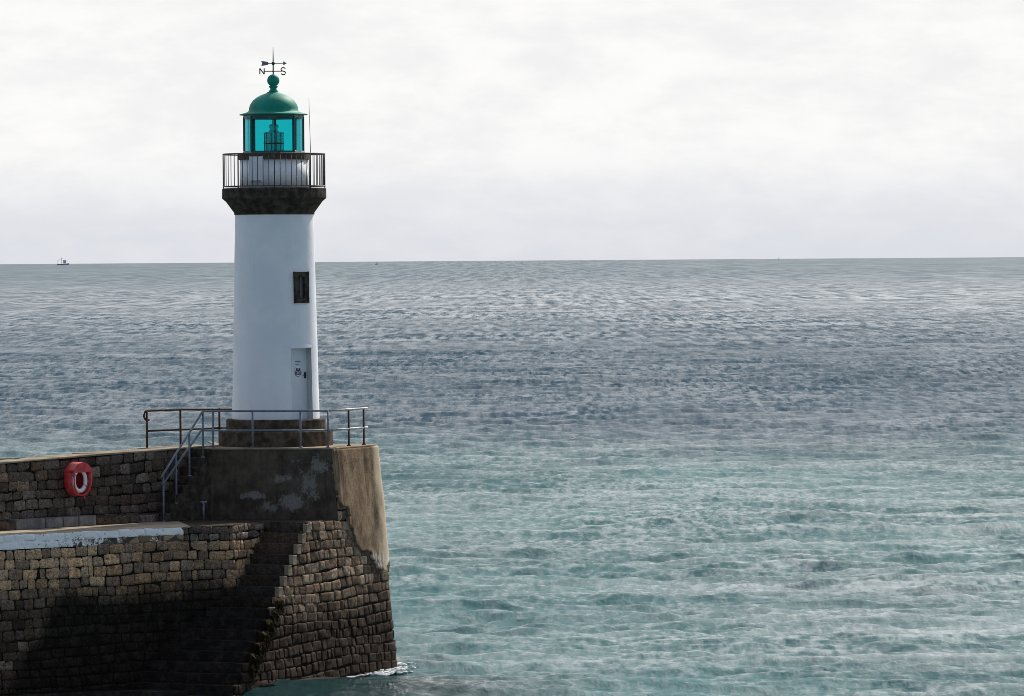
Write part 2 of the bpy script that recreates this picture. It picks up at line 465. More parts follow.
def backing(name, path, z0, z1, s0, s1, mat, parent, top=None, depth=0.6, n=40):
    """mortar bed and core of the wall: a solid band just behind the block faces. top(s) may lower its upper edge."""
    bm = bmesh.new()
    fr = []; bk = []
    qs = sorted(set([s0 + (s1 - s0) * i / n for i in range(n + 1)] + [c for c in path.cum if s0 < c < s1]))
    n = len(qs) - 1
    for q in qs:
        zt = top(q) if top else z1
        fr.append((bm.verts.new(path.P(q, z0, 0.0)), bm.verts.new(path.P(q, zt, 0.0))))
        a = path.P(q, z1, -depth); 
        bk.append((bm.verts.new((a.x, a.y, z0)), bm.verts.new((a.x, a.y, zt))))
    for i in range(n):
        a, b = fr[i], fr[i + 1]; c, d = bk[i], bk[i + 1]
        bm.faces.new((a[0], b[0], b[1], a[1])); bm.faces.new((c[0], c[1], d[1], d[0]))
        bm.faces.new((a[1], b[1], d[1], c[1])); bm.faces.new((a[0], c[0], d[0], b[0]))
    for k in (0, n):
        bm.faces.new((fr[k][0], fr[k][1], bk[k][1], bk[k][0]))
    bmesh.ops.recalc_face_normals(bm, faces=bm.faces)
    return obj(name, bm, mat, parent)

# ------------------------------------------------------------------ plan of the pier (metres, z = 0 is the sea)
ZP, ZW = 6.70, 4.60                     # platform and walkway levels
d2 = Vector((-0.42, -0.9075)); n2 = Vector((0.9075, -0.42))
def v2(v): return Vector((v.x, v.y))
B = v2(atY(331, 449, 150.0))
A = v2(atY(204, 449, 150.5))
XC = atY(373.8, 447, 152).x
rC = 0.5
T = B - d2 * ((XC - 0.093 * rC - B.x) / 0.42)
Q = T - n2 * rC
BAT = 0.09
GO, RI = 0.35, 0.2875                   # harbour steps: going and rise
S_L = 2.0                               # landing before the steps start
NST = 16
# bastion outer wall, from the stair foot to the back
s_far = B + d2 * (S_L + GO * NST + 0.6)
arc = []
a_n = math.atan2(n2.y, n2.x)
for k in range(0, 11):
    an = a_n + (PI * 0.62) * k / 10
    arc.append(Q + Vector((math.cos(an), math.sin(an))) * rC)
end_dir = Vector((-math.sin(a_n + PI * 0.62), math.cos(a_n + PI * 0.62)))
bpts = [s_far, B] + arc + [arc[-1] + end_dir * 4.2]
bw = Path(bpts, 1, BAT, ZP)
SB = bw.cum[1]                          # arc length of corner B
R1 = B + d2 * S_L + n2 * (BAT * (ZP - ZW))
M1 = R1 - n2 * 1.4
W2 = v2(atZ(183, 527.3, ZW)); W3 = v2(atZ(0, 535.6, ZW))
W4 = W3 + (W3 - W2).normalized() * 9
W1 = M1 + d2 * 2.0
mw = Path([W4, W3, W2, W1, M1], 1, BAT, ZW)
P0 = v2(atY(0, 520, 145.2)); P1 = v2(atY(205, 500, 151.3))
Pm = P0 - (P1 - P0).normalized() * 9
pdir = (P1 - P0).normalized(); pn = Vector((pdir.y, -pdir.x))
pw = Path([Pm, P1 + pdir * 0.6], 1, 0.02, ZP)
pw.ramp = (9.0, 15.0, -0.11, 0.05)     # the parapet top climbs a little toward the lighthouse
TX, TY = atY(276.1, 440, 152.4).x, 152.4

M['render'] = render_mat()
# ------------------------------------------------------------------ quay wall
quay = empty('quay_wall', (W2.x, W2.y, 0), 'tall stone quay wall below the walkway, black with weed in its lower half', 'quay wall')
crs = []
z = ZW - 0.40
while z > -0.6:
    h = random.uniform(0.25, 0.31)
    crs.append((z - h, z, 0, mw.L)); z -= h
s_W3 = mw.cum[1]; s_W2 = mw.cum[2]
def tide_main(q):  # the weed line drops toward the far left
    t = min(1, max(0, (s_W3 + 1.9 - q) / 2.6))
    return -3.4 * t
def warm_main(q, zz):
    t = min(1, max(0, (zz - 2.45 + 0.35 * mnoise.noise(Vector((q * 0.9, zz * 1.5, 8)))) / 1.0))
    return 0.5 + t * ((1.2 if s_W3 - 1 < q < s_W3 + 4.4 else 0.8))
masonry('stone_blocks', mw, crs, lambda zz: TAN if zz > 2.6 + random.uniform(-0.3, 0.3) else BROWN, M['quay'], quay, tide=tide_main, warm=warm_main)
top_c = [(ZW - 0.40, ZW - 0.20, 0, mw.L), (ZW - 0.20, ZW, 0, mw.L)]
def paint_top(q, zz):
    if q > s_W2: return -3.0
    far = (s_W2 - q) / 6.2
    if zz > ZW - 0.2: return 0.78 + 0.35 * mnoise.noise(Vector((q * 1.7, 1.0, 0)))
    return 0.12 + 0.72 * min(1.2, far) + 0.45 * mnoise.noise(Vector((q * 1.3, 4.0, 0)))
lw = masonry('limewashed_edge', mw, [(c[0], c[1], 0, s_W2) for c in top_c], TAN, M['lime'], quay, paint=paint_top, wob=0.004, relief=0.018, gap=0.004, wmin=0.24, wmax=0.5, bed=0.011)
lw['label'] = 'flaking white limewashed edge stones'
masonry('edge_stones', mw, [(c[0], c[1], s_W2, mw.L) for c in top_c], GREY, M['quay'], quay, wob=0.004, relief=0.03)
backing('wall_core', mw, -1.5, ZW - 0.02, 0, mw.L, M['mortar'], quay, depth=0.5)

bm = bmesh.new()
a0 = [mw.P(q, 0.0, 0.0) for q in (s_W3 - 2, s_W2, mw.cum[3], mw.L)]
a1 = [mw.P(q, 0.0, w_) for q, w_ in ((s_W3 - 2, 0.5), (s_W2, 2.2), (mw.cum[3], 2.2), (mw.L, 2.0))]
pol = a0 + a1[::-1]
hexa(bm, [Vector((p.x, p.y, -1.2)) for p in pol], [Vector((p.x, p.y, 0.16)) for p in pol])
bmesh.ops.subdivide_edges(bm, edges=bm.edges, cuts=7, use_grid_fill=True)
roughen(bm, 0.12, 1.6)
ltt = bm.verts.layers.float_color.new('tint')
for v in bm.verts: v[ltt] = (0.05, 0.045, 0.04, 1)
obj('shade_slab', bm, M['step'], quay, True)  # added dark slab standing in for shaded water in the corner
# walkway deck
bm = bmesh.new()
dk = [mw.P(0, ZW, -0.01), mw.P(s_W3, ZW, -0.01), mw.P(s_W2, ZW, -0.01), mw.P(mw.cum[3] - 0.1, ZW, -0.3), Vector((M1.x - d2.x * 0.3 - n2.x * 0.5, M1.y - d2.y * 0.3 - n2.y * 0.5, ZW))]
R1o = R1 + n2 * 0.0
Bl = B + n2 * (BAT * (ZP - ZW)) - n2 * 0.1
back = [Vector((Bl.x, Bl.y, ZW)), Vector((A.x - 0.2, A.y + 1.2, ZW)), pw.P(pw.L, ZW, -0.3), pw.P(0, ZW, -0.3)]
poly = dk + [Vector((R1.x - d2.x * 0.25 - n2.x * 0.1, R1.y - d2.y * 0.25 - n2.y * 0.1, ZW))] + back
hexa(bm, [p + Vector((0, 0, -0.12)) for p in poly], [p + Vector((0, 0, 0.012)) for p in poly])
tag(obj('walkway', bm, M['deck']), kind='structure')

# ------------------------------------------------------------------ parapet wall
par = empty('parapet_wall', (P0.x, P0.y, ZW), 'long dark stone parapet wall along the back of the walkway', 'wall')
sp0 = 9.0
crs = []
z = ZW
hs = [0.28, 0.27, 0.30, 0.27, 0.29, 0.31, 0.28]
for h in hs:
    crs.append((z, z + h, 0, pw.L)); z += h
zpt = z
def warm_par(q, zz):
    return 1.25 if 8 < q < 10.4 and zz < 6.2 else 1.0
masonry('wall_stones', pw, crs, GREY, M['parapet'], par, 0.3, 0.62, relief=0.026, warm=warm_par)
backing('wall_core', pw, ZW - 0.2, zpt, 0, pw.L, M['mortar'], par, depth=0.95)
bm = bmesh.new()
q = 0.0
while q < pw.L - 0.05:
    w = min(random.uniform(0.9, 1.5), pw.L - q)
    if pw.L - q - w < 0.3: w = pw.L - q
    bot = [pw.P(q + 0.006, zpt, 0.05), pw.P(q + w - 0.006, zpt, 0.05), pw.P(q + w - 0.006, zpt, -1.0), pw.P(q + 0.006, zpt, -1.0)]
    hexa(bm, [p + Vector((0, 0, 0.003)) for p in bot], [p + Vector((0, 0, 0.06 + random.uniform(-0.012, 0.012))) for p in bot])
    q += w
bmesh.ops.bevel(bm, geom=list(bm.edges), offset=0.012, segments=1, affect='EDGES')
roughen(bm, 0.012, 3.0)
obj('coping', bm, M['coping'], par)
# low ledge at the foot: paler concrete on the left, old stone on the right
sq = 9.0
bm = bmesh.new()
for (a, b) in ((-6.0, 0.15), ):
    pass
q = sq + 0.25
for w in (1.15, 0.68, 0.62, 0.70):
    bot = [pw.P(q + 0.008, ZW + 0.014, 0.36), pw.P(q + w - 0.008, ZW + 0.014, 0.36), pw.P(q + w - 0.008, ZW + 0.014, 0.0), pw.P(q + 0.008, ZW + 0.014, 0.0)]
    hexa(bm, bot, [p + Vector((0, 0, 0.29)) for p in bot]); q += w
bmesh.ops.bevel(bm, geom=list(bm.edges), offset=0.015, segments=2, affect='EDGES')
o = obj('bench_ledge', bm, M['ledge'], par); o['label'] = 'pale concrete ledge blocks'
q_l = q
bm = bmesh.new()
lpts = Path([pw.P(0, ZW)[:2], pw.P(pw.L, ZW)[:2]], 1, 0.0, ZW)
o = masonry('stone_ledge', Path([pw.P(q_l, ZW, 0.33)[:2], pw.P(q_l + 2.6, ZW, 0.33)[:2]], 1, 0.0, ZW), [(ZW + 0.01, ZW + 0.25, 0, 2.6)], GREY, M['parapet'], par, 0.4, 0.8)
bot = [pw.P(q_l, ZW + 0.014, 0.33), pw.P(q_l + 2.6, ZW + 0.014, 0.33), pw.P(q_l + 2.6, ZW + 0.014, 0.0), pw.P(q_l, ZW + 0.014, 0.0)]
hexa(bm, bot, [p + Vector((0, 0, 0.24)) for p in bot])
obj('ledge_core', bm, M['granite2'], par)
bm = bmesh.new()
bot = [pw.P(0, ZW + 0.014, 0.34), pw.P(sq + 0.24, ZW + 0.014, 0.34), pw.P(sq + 0.24, ZW + 0.014, 0.0), pw.P(0, ZW + 0.014, 0.0)]
hexa(bm, bot, [p + Vector((0, 0, 0.25)) for p in bot])
roughen(bm, 0.02, 4, 6)
obj('ledge_core', bm, M['granite2'], par)

# ------------------------------------------------------------------ platform (bastion) under the lighthouse
bas = empty('stone_bastion', (B.x, B.y, 0), 'battered stone bastion carrying the lighthouse, tan cement skin flaking off its sunlit end', 'bastion')
def top_stair(q):            # stepped upper edge of the outer wall along the harbour steps
    s = SB - q               # distance from corner B toward the stair foot
    if s <= 0.0: return ZP - 0.02
    if s < S_L: return ZW - 0.02
    k = math.floor((s - S_L) / GO) + 1
    return ZW - RI * k - 0.02
crs = []
z = ZW
k = 0
while z > -0.9:
    s_edge = S_L + GO * k if k > 0 else S_L
    crs.append((z - RI, z, max(0.0, SB - s_edge), bw.L)); z -= RI; k += 1
z = ZW
for h in (0.31, 0.29, 0.30, 0.31, 0.29, 0.30, 0.28):
    crs.append((z, z + h, SB + 0.02, bw.L)); z += h
def warm_b(q, zz):
    return 1.0
masonry('outer_stones', bw, crs, BROWN, M['bastion'], bas, 0.22, 0.62, relief=0.045, gap=0.012, nx=9, nz=7, wob=0.045)
# core: main part behind B..back, plus stepped part under the stair edge
backing('wall_core', bw, -1.5, ZP - 0.02, SB + 0.03, bw.L, M['mortar'], bas, depth=1.0)
bm = bmesh.new()
for k in range(-1, NST):
    if k < 0: s0, s1, zt = 0.0, S_L, ZW - 0.015
    else: s0, s1, zt = S_L + GO * k, S_L + GO * (k + 1), ZW - RI * (k + 1) - 0.03
    q0, q1 = SB - s1 + 0.001, SB - s0 - 0.001
    bot = [bw.P(q0, -1.5, 0.0), bw.P(q1, -1.5, 0.0), bw.P(q1, -1.5, -0.75 - BAT * 6), bw.P(q0, -1.5, -0.75 - BAT * 6)]
    topp = [bw.P(q0, zt, 0.0), bw.P(q1, zt, 0.0), bw.P(q1, zt, -0.4), bw.P(q0, zt, -0.4)]
    hexa(bm, bot, topp)
obj('stepped_core', bm, M['mortar'], bas)

# rendered front block, shaded side with remains of whitewash
Bf = B + n2 * (BAT * (ZP - ZW))
bm = bmesh.new()
lp = bm.verts.layers.float.new('paint')
NX, NZ = 90, 46
g = []
fdir = Vector((A.y - B.y, -(A.x - B.x))).normalized()
fnrm = Vector((0.0, -1.0))
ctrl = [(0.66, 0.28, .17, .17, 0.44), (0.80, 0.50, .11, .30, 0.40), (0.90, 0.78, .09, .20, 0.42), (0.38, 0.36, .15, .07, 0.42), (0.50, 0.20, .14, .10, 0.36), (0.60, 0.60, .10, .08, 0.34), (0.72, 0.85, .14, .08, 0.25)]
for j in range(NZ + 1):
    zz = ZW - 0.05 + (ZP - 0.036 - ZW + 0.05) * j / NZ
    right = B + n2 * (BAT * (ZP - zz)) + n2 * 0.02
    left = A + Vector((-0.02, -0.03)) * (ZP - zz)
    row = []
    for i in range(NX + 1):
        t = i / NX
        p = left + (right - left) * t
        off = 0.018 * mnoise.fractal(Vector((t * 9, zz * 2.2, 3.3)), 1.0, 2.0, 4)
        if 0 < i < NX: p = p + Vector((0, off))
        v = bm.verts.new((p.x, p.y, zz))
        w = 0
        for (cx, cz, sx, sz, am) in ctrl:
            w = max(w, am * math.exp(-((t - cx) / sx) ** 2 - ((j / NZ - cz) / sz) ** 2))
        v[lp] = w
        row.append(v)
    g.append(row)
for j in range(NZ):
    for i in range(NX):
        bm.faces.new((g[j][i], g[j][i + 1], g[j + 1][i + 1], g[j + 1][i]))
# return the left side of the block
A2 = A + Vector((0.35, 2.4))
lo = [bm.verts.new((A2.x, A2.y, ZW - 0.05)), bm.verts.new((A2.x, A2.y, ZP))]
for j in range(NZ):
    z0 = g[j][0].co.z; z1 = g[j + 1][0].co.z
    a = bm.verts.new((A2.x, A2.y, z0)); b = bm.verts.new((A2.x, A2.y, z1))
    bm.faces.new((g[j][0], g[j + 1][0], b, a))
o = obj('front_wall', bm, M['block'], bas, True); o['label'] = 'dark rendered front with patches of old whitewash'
# platform paving
bm = bmesh.new()
ed = [A + Vector((-0.02, -0.03)), B + n2 * 0.03 + Vector((-0.01, -0.03))]
q = SB + 0.3
while q < bw.L:
    p = bw.P(q, ZP, 0.055); ed.append(v2(p)); q += 0.3
ed += [A2 + Vector((-0.6, 3.5)), A2 + Vector((-0.2, 0.4))]
hexa(bm, [Vector((p.x, p.y, ZP - 0.035)) for p in ed], [Vector((p.x, p.y, ZP + 0.012)) for p in ed])
bmesh.ops.bevel(bm, geom=list(bm.edges), offset=0.012, segments=1, affect='EDGES')
obj('paving_slab', bm, M['platform_top'], bas)

# cement skin
def skin_left(zz):   # how far from corner B the skin starts at this height
    pts = [(7, 0.0), (5.5, 0.02), (5.2, 0.12), (4.9, 0.55), (4.3, 0.70), (3.85, 0.95), (3.62, 1.2), (3.55, 2.0), (3.0, 2.35), (2.9, 2.6), (2.0, 2.8)]
    for (za, ua), (zb, ub) in zip(pts, pts[1:]):
        if zb <= zz <= za: return ua + (ub - ua) * (za - zz) / (za - zb)
    return 9
bm = bmesh.new()
HS = 0.05
U = bw.L - SB
nu, nv = int(U / HS), int((ZP - 2.4) / HS)
gv = {}
def sv(i, j):
    if (i, j) not in gv:
        u = i * HS; zz = ZP - 0.04 - j * HS
        h = 0.115 + 0.03 * mnoise.fractal(Vector((u * 1.3, zz * 0.9, 7)), 1.0, 2.0, 4)
        gv[(i, j)] = bm.verts.new(bw.P(SB + max(0.0, u), zz, h if u > 0.1 else h * 0.9 - 0.02))
    return gv[(i, j)]
for j in range(nv):
    for i in range(nu):
        u = (i + .5) * HS; zz = ZP - 0.04 - (j + .5) * HS
        wob = 0.28 * mnoise.fractal(Vector((u * 2.2, zz * 2.2, 1)), 1.0, 2.0, 3)
        zb = 2.98 + 0.35 * mnoise.fractal(Vector((u * 1.6, 0, 5)), 1.0, 2.0, 3)
        if u > skin_left(zz) + (wob if zz < 5.3 else 0) and zz > zb:
            bm.faces.new((sv(i, j), sv(i, j + 1), sv(i + 1, j + 1), sv(i + 1, j)))
be = [e for e in bm.edges if len(e.link_faces) == 1]
inn = {}
for e in be:
    for v in e.verts:
        if v not in inn:
            pp, nn = None, None
            inn[v] = bm.verts.new(v.co)
nor = {}
for (i, j), v in gv.items():
    _, nn = bw.frame(SB + i * HS)
    nor[v] = nn
for v, w in inn.items():
    nn = nor[v]; w.co = v.co - Vector((nn.x, nn.y, 0)) * 0.13
for e in be:
    a, b = e.verts
    bm.faces.new((a, b, inn[b], inn[a]))
bmesh.ops.recalc_face_normals(bm, faces=bm.faces)
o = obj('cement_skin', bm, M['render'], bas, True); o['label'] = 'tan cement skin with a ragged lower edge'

# ------------------------------------------------------------------ harbour steps
hs_root = empty('harbour_steps', (R1.x, R1.y, 0), 'steep dark stone steps running down the quay to the water', 'steps')
ang_gap = 0.62
for k in range(NST):
    zt = ZW - RI * (k + 1)
    s0, s1 = S_L + GO * k, S_L + GO * (k + 1) + 0.02
    bm = bmesh.new()
    wid = 1.4
    ext0 = 0.8 * max(0, s0 - S_L - 1.9) + 0.3; ext1 = 0.8 * max(0, s1 - S_L - 1.9) + 0.3
    offo = BAT * (ZP - zt)
    def pt(s, o_, zz):
        p = B + d2 * s + n2 * o_
        return Vector((p.x, p.y, zz))
    offL = BAT * (ZP - ZW) - wid
    low = zt - RI - 0.12
    bot = [pt(s0, offo - 0.06, low), pt(s1, offo - 0.06, low), pt(s1, offL - ext1, low), pt(s0, offL - ext0, low)]
    hexa(bm, bot, [Vector((p.x, p.y, zt)) for p in bot])
    bmesh.ops.bevel(bm, geom=list(bm.edges), offset=0.02, segments=2, affect='EDGES')
    lt = bm.verts.layers.float_color.new('tint'); tc = random.choice(GREY)
    roughen(bm, 0.012, 5.0)
    for v in bm.verts: v[lt] = (*tc, 1)
    st = obj('step', bm, M['step'], hs_root)
    if 0 <= k < 7:
        # pale worn nose stone at the outer end of the upper steps
        bm = bmesh.new()
        hh = RI * random.uniform(0.88, 1.0)
        c = pt((s0 + s0 + GO * 0.62) / 2 - GO * 0.30, offo - 0.01, zt + RI / 2 - 0.0)
        bx(bm, c, 0.13, GO * random.uniform(0.35, 0.6), hh * 0.9, (Vector((n2.x, n2.y, 0)), Vector((d2.x, d2.y, 0)), Vector((0, 0, 1))), 0.02)
        roughen(bm, 0.012, 6.0)
        obj('nose_stone', bm, M['coping'], st)
# retaining side under the steps toward the water is closed by a solid foot
bm = bmesh.new()
sE = S_L + GO * NST
hexa(bm, [pt(sE - 0.3, BAT * ZP - 0.1, -1.5), pt(sE + 0.9, BAT * ZP - 0.1, -1.5), pt(sE + 0.9, -4.5, -1.5), pt(sE - 0.3, -4.5, -1.5)],
     [pt(sE - 0.3, BAT * ZP - 0.1, -0.3), pt(sE + 0.6, BAT * ZP - 0.2, -0.35), pt(sE + 0.6, -4.5, -0.35), pt(sE - 0.3, -4.5, -0.3)])
roughen(bm, 0.06, 2.0, 5)
lt = bm.verts.layers.float_color.new('tint')
for v in bm.verts: v[lt] = (0.1, 0.09, 0.08, 1)
obj('footing', bm, M['step'], hs_root)

# landing at the head of the steps, platform shade put into its dark flagstones
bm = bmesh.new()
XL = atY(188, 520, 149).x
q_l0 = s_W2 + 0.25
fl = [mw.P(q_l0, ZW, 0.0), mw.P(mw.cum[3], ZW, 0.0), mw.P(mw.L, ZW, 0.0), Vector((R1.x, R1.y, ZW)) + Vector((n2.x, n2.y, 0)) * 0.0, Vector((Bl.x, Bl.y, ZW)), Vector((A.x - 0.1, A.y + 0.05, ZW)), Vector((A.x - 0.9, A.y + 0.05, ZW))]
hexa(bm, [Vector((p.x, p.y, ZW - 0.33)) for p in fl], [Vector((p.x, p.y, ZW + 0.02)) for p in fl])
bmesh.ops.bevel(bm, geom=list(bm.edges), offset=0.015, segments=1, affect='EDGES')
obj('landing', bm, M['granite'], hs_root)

# seaweed hanging on the outer edge low on the steps
bm = bmesh.new()
for k in range(620):
    s = S_L + GO * random.uniform(6.0, 12.5)
    zt = top_stair(SB - s)
    zz = zt - abs(random.gauss(0, 0.22))
    p = bw.P(SB - s, max(zz, 0.3), random.uniform(0.07, 0.13))
    w = random.uniform(0.02, 0.05); l = random.uniform(0.08, 0.24)
    t = Vector((d2.x, d2.y, 0)) * w
    dn = Vector((n2.x * random.uniform(-0.05, 0.12), n2.y * 0.05, -l)) + Vector((d2.x, d2.y, 0)) * random.uniform(-0.08, 0.08)
    v = [bm.verts.new(p - t), bm.verts.new(p + t), bm.verts.new(p + t * 0.7 + dn * 0.6 + Vector((n2.x, n2.y, 0)) * 0.03), bm.verts.new(p + dn)]
    bm.faces.new(v)
tag(obj('seaweed', bm, M['weed']), 'brown seaweed hanging along the outer edge of the harbour steps', 'seaweed', kind='stuff')

# ------------------------------------------------------------------ access stair up to the platform
S0 = v2(atY(163.7, 521, 149.2)); S1 = v2(atY(212, 449, 150.55))
sd = (S1 - S0).normalized(); sn = Vector((-sd.y, sd.x))
sl = (S1 - S0).length
acc = empty('access_stair', (S0.x, S0.y, ZW), 'short dark stone stair climbing from the walkway to the lighthouse platform', 'stair')
NA = 8
rise = (ZP - ZW) / NA
for k in range(NA):
    a = S0 + sd * (sl * k / NA); b = S0 + sd * (sl * (k + 1) / NA + (0.02 if k < NA - 1 else 0.1))
    bm = bmesh.new()
    zt = ZW + rise * (k + 1) - (0.004 if k == NA - 1 else 0)
    w = 0.95
    po = [a - sn * 0.06, b - sn * 0.06, b + sn * w, a + sn * w]
    hexa(bm, [Vector((p.x, p.y, ZW + 0.013)) for p in po], [Vector((p.x, p.y, zt)) for p in po])
    bmesh.ops.bevel(bm, geom=list(bm.edges), offset=0.015, segments=1, affect='EDGES')
    obj('step', bm, M['granite'], acc)

# ------------------------------------------------------------------ railings
def post(bm, x, y, z0, z1, r=0.03, foot=True):
    tube(bm, [(x, y, z0 - 0.02), (x, y, z1)], r, 10)
    if foot: tube(bm, [(x, y, z0 - 0.005), (x, y, z0 + 0.035)], r * 2.0, 10)
# grey railing round the platform
rail = empty('platform_railing', (B.x, B.y, ZP), 'grey pipe railing with slender posts along the platform edge before the lighthouse', 'railing')
inset = 0.14
def onfront(px):
    t = (px - 204) / (331 - 204)
    p = A + (B - A) * t
    return Vector((p.x, p.y + inset))
def onside(u):
    p = B - d2 * u - n2 * inset
    return p
zr0, ztop, zmid = ZP + 0.012, 7.80, 7.225
rp = [onfront(213), onfront(252.6), onfront(300.5), onside(0.1), onside(1.45), onside(2.45)]
for i, p in enumerate(rp):
    bm = bmesh.new(); post(bm, p.x, p.y, zr0, ztop, 0.03)
    obj('post', bm, M['grey_pipe'] if i < 4 else M['rust'], rail, True)
startp = onfront(202.8)
for zz in (ztop, zmid):
    bm = bmesh.new()
    tube(bm, [(startp.x, startp.y, zz)] + [(p.x, p.y, zz) for p in rp[:4]], 0.03, 10)
    obj('rail', bm, M['grey_pipe'], rail, True)
    bm = bmesh.new()
    e2 = onside(2.7)
    p1 = onside(0.14)
    tube(bm, [(p1.x, p1.y, zz)] + [(p.x, p.y, zz) for p in rp[4:]] + [(e2.x, e2.y, zz)], 0.031, 10)
    obj('rail', bm, M['galv'], rail, True)
# slanting handrail of the access stair
hr = empty('stair_handrail', (S0.x, S0.y, ZW), 'blue grey sloping handrail beside the dark access stair', 'handrail')
def on_stair(px):
    t = (px - 163.7) / (212 - 163.7)
    return S0 + (S1 - S0) * t, t
hp = []
for px, yt in ((163.7, 474.5), (176.4, 455), (189.5, 433.5), (203.2, 411.0)):
    p, t = on_stair(px)
    zf = ZW + 0.01 if t < 0.01 else ZW + rise * math.ceil(t * NA - 0.2)
    zt = atY(px, yt, p.y).z
    hp.append((p, zf, zt))
for (p, zf, zt) in hp:
    bm = bmesh.new(); post(bm, p.x, p.y, min(zf, zt - 1.0), zt, 0.03)
    obj('post', bm, M['grey_pipe'], hr, True)
pa, pb = hp[0], hp[-1]
for dz in (0.0, -0.50):
    bm = bmesh.new()
    a = Vector((pa[0].x - sd.x * 0.05, pa[0].y - sd.y * 0.05, pa[2] + dz * 0.55 - 0.04)); b = Vector((pb[0].x, pb[0].y, pb[2] + dz))
    pts = [a, b] if dz else [a + Vector((-0.03, -0.02, -0.06)), a, b]
    tube(bm, pts, 0.034, 10)
    obj('rail', bm, M['grey_pipe'], hr, True)
# rusty railing on the seaward edge
rr = empty('rusty_railing', (P1.x, P1.y, ZP), 'rusty brown pipe railing with a curled end on the seaward edge of the parapet', 'railing')
def onback(px):
    t = (px / 205.0)
    p = P0 + (P1 - P0) * t - pn * 0.85
    return p
zb0 = zpt + 0.08
def back_at(px):
    # place on the rear edge so that it stands at that bearing
    lo_, hi_ = -50.0, 300.0
    for _ in range(40):
        m_ = 0.5 * (lo_ + hi_); p = onback(m_)
        tgt = atY(px, 430, p.y).x
        if p.x < tgt: lo_ = m_
        else: hi_ = m_
    return onback(0.5 * (lo_ + hi_))
bp = [back_at(147), back_at(180.5), back_at(219.5)]
zt_b = atY(147, 410.8, bp[0].y).z; zm_b = atY(147, 431, bp[0].y).z
for p in bp:
    bm = bmesh.new(); post(bm, p.x, p.y, zb0, zt_b, 0.034)
    obj('post', bm, M['rust'], rr, True)
far = bp[2] + (bp[2] - bp[1]).normalized() * 3.2
bm = bmesh.new()
cl = []
e = bp[0]; bd = (bp[1] - bp[0]).normalized()
for k in range(9):
    an = PI / 2 + PI * 1.15 * k / 8
    cl.append((e.x + bd.x * (0.02 + 0.14 * math.cos(an)), e.y + bd.y * (0.02 + 0.14 * math.cos(an)), zt_b - 0.14 + 0.14 * math.sin(an)))
tube(bm, cl[::-1] + [(bp[1].x, bp[1].y, zt_b), (bp[2].x, bp[2].y, zt_b - 0.04), (far.x, far.y, zt_b - 0.08)], 0.034, 10)
obj('rail', bm, M['rust'], rr, True)
bm = bmesh.new()
tube(bm, [(e.x, e.y, zm_b), (bp[1].x, bp[1].y, zm_b), (bp[2].x, bp[2].y, zm_b), (far.x, far.y, zm_b)], 0.03, 10)
obj('rail', bm, M['rust'], rr, True)
# short pipe stub in the corner
ps = v2(atY(203.6, 518, 150.15))
bm = bmesh.new()
tube(bm, [(ps.x, ps.y, ZW), (ps.x, ps.y, ZW + 0.53)], 0.035, 12)
tube(bm, [(ps.x - 0.13, ps.y, ZW + 0.53), (ps.x + 0.1, ps.y, ZW + 0.53)], 0.035, 12)
tag(obj('pipe_stub', bm, M['grey_pipe'], None, True), 'short galvanised pipe stub with a crossbar standing in the dark corner below the platform', 'pipe')

# ------------------------------------------------------------------ lighthouse
lh = empty('lighthouse', (TX, TY, ZP), 'white round lighthouse with a green lantern on the end of the pier', 'lighthouse')
def zy(y): return ZC - (y - 257.64) * 152.4 / F
def cyl(th, r, z): return Vector((TX + r * math.sin(th), TY - r * math.cos(th), z))
for (r, z0, z1, nm) in ((1.70, ZP + 0.012, 7.17, 'base_step'), (1.485, 7.17, 7.51, 'base_step')):
    bm = bmesh.new()
    lathe(bm, [(r, z0), (r, z1 - 0.03), (r - 0.03, z1)], TX, TY, 64)
    obj(nm, bm, M['granite2'], lh)
# tower shell with real openings
ZT0, ZT1 = 7.512, 13.63
def rad(z): return 1.306 + (1.171 - 1.306) * (z - ZT0) / (ZT1 - ZT0)
D0, D1, DZ = R(24.5), R(60.0), 9.62
V0, V1, VZ0, VZ1 = R(30.0), R(54.5), 10.97, 11.89
ths = sorted(set([2 * PI * k / 96 - PI for k in range(96)] + [D0, D1, V0, V1]))
ths = [t for i, t in enumerate(ths) if t in (D0, D1, V0, V1) or all(abs(t - x) > 0.012 for x in (D0, D1, V0, V1))]
zs = sorted(set([ZT0 + (ZT1 - ZT0) * k / 60 for k in range(61)] + [DZ, VZ0, VZ1]))
bm = bmesh.new()
gr = [[bm.verts.new(cyl(t, rad(z) + 0.006 * mnoise.fractal(Vector((math.sin(t) * 2, math.cos(t) * 2, z * 1.2)), 1, 2, 4), z)) for t in ths] for z in zs]
def inop(t, z):
    return (D0 < t < D1 and z < DZ) or (V0 < t < V1 and VZ0 < z < VZ1)
nt = len(ths)
for j in range(len(zs) - 1):
    for i in range(nt):
        i2 = (i + 1) % nt
        ta = ths[i]; tb = ths[i2] if i2 else ths[0] + 2 * PI
        if inop(0.5 * (ta + tb), 0.5 * (zs[j] + zs[j + 1])): continue
        bm.faces.new((gr[j][i], gr[j][i2], gr[j + 1][i2], gr[j + 1][i]))
obj('tower_wall', bm, M['white'], lh, True)
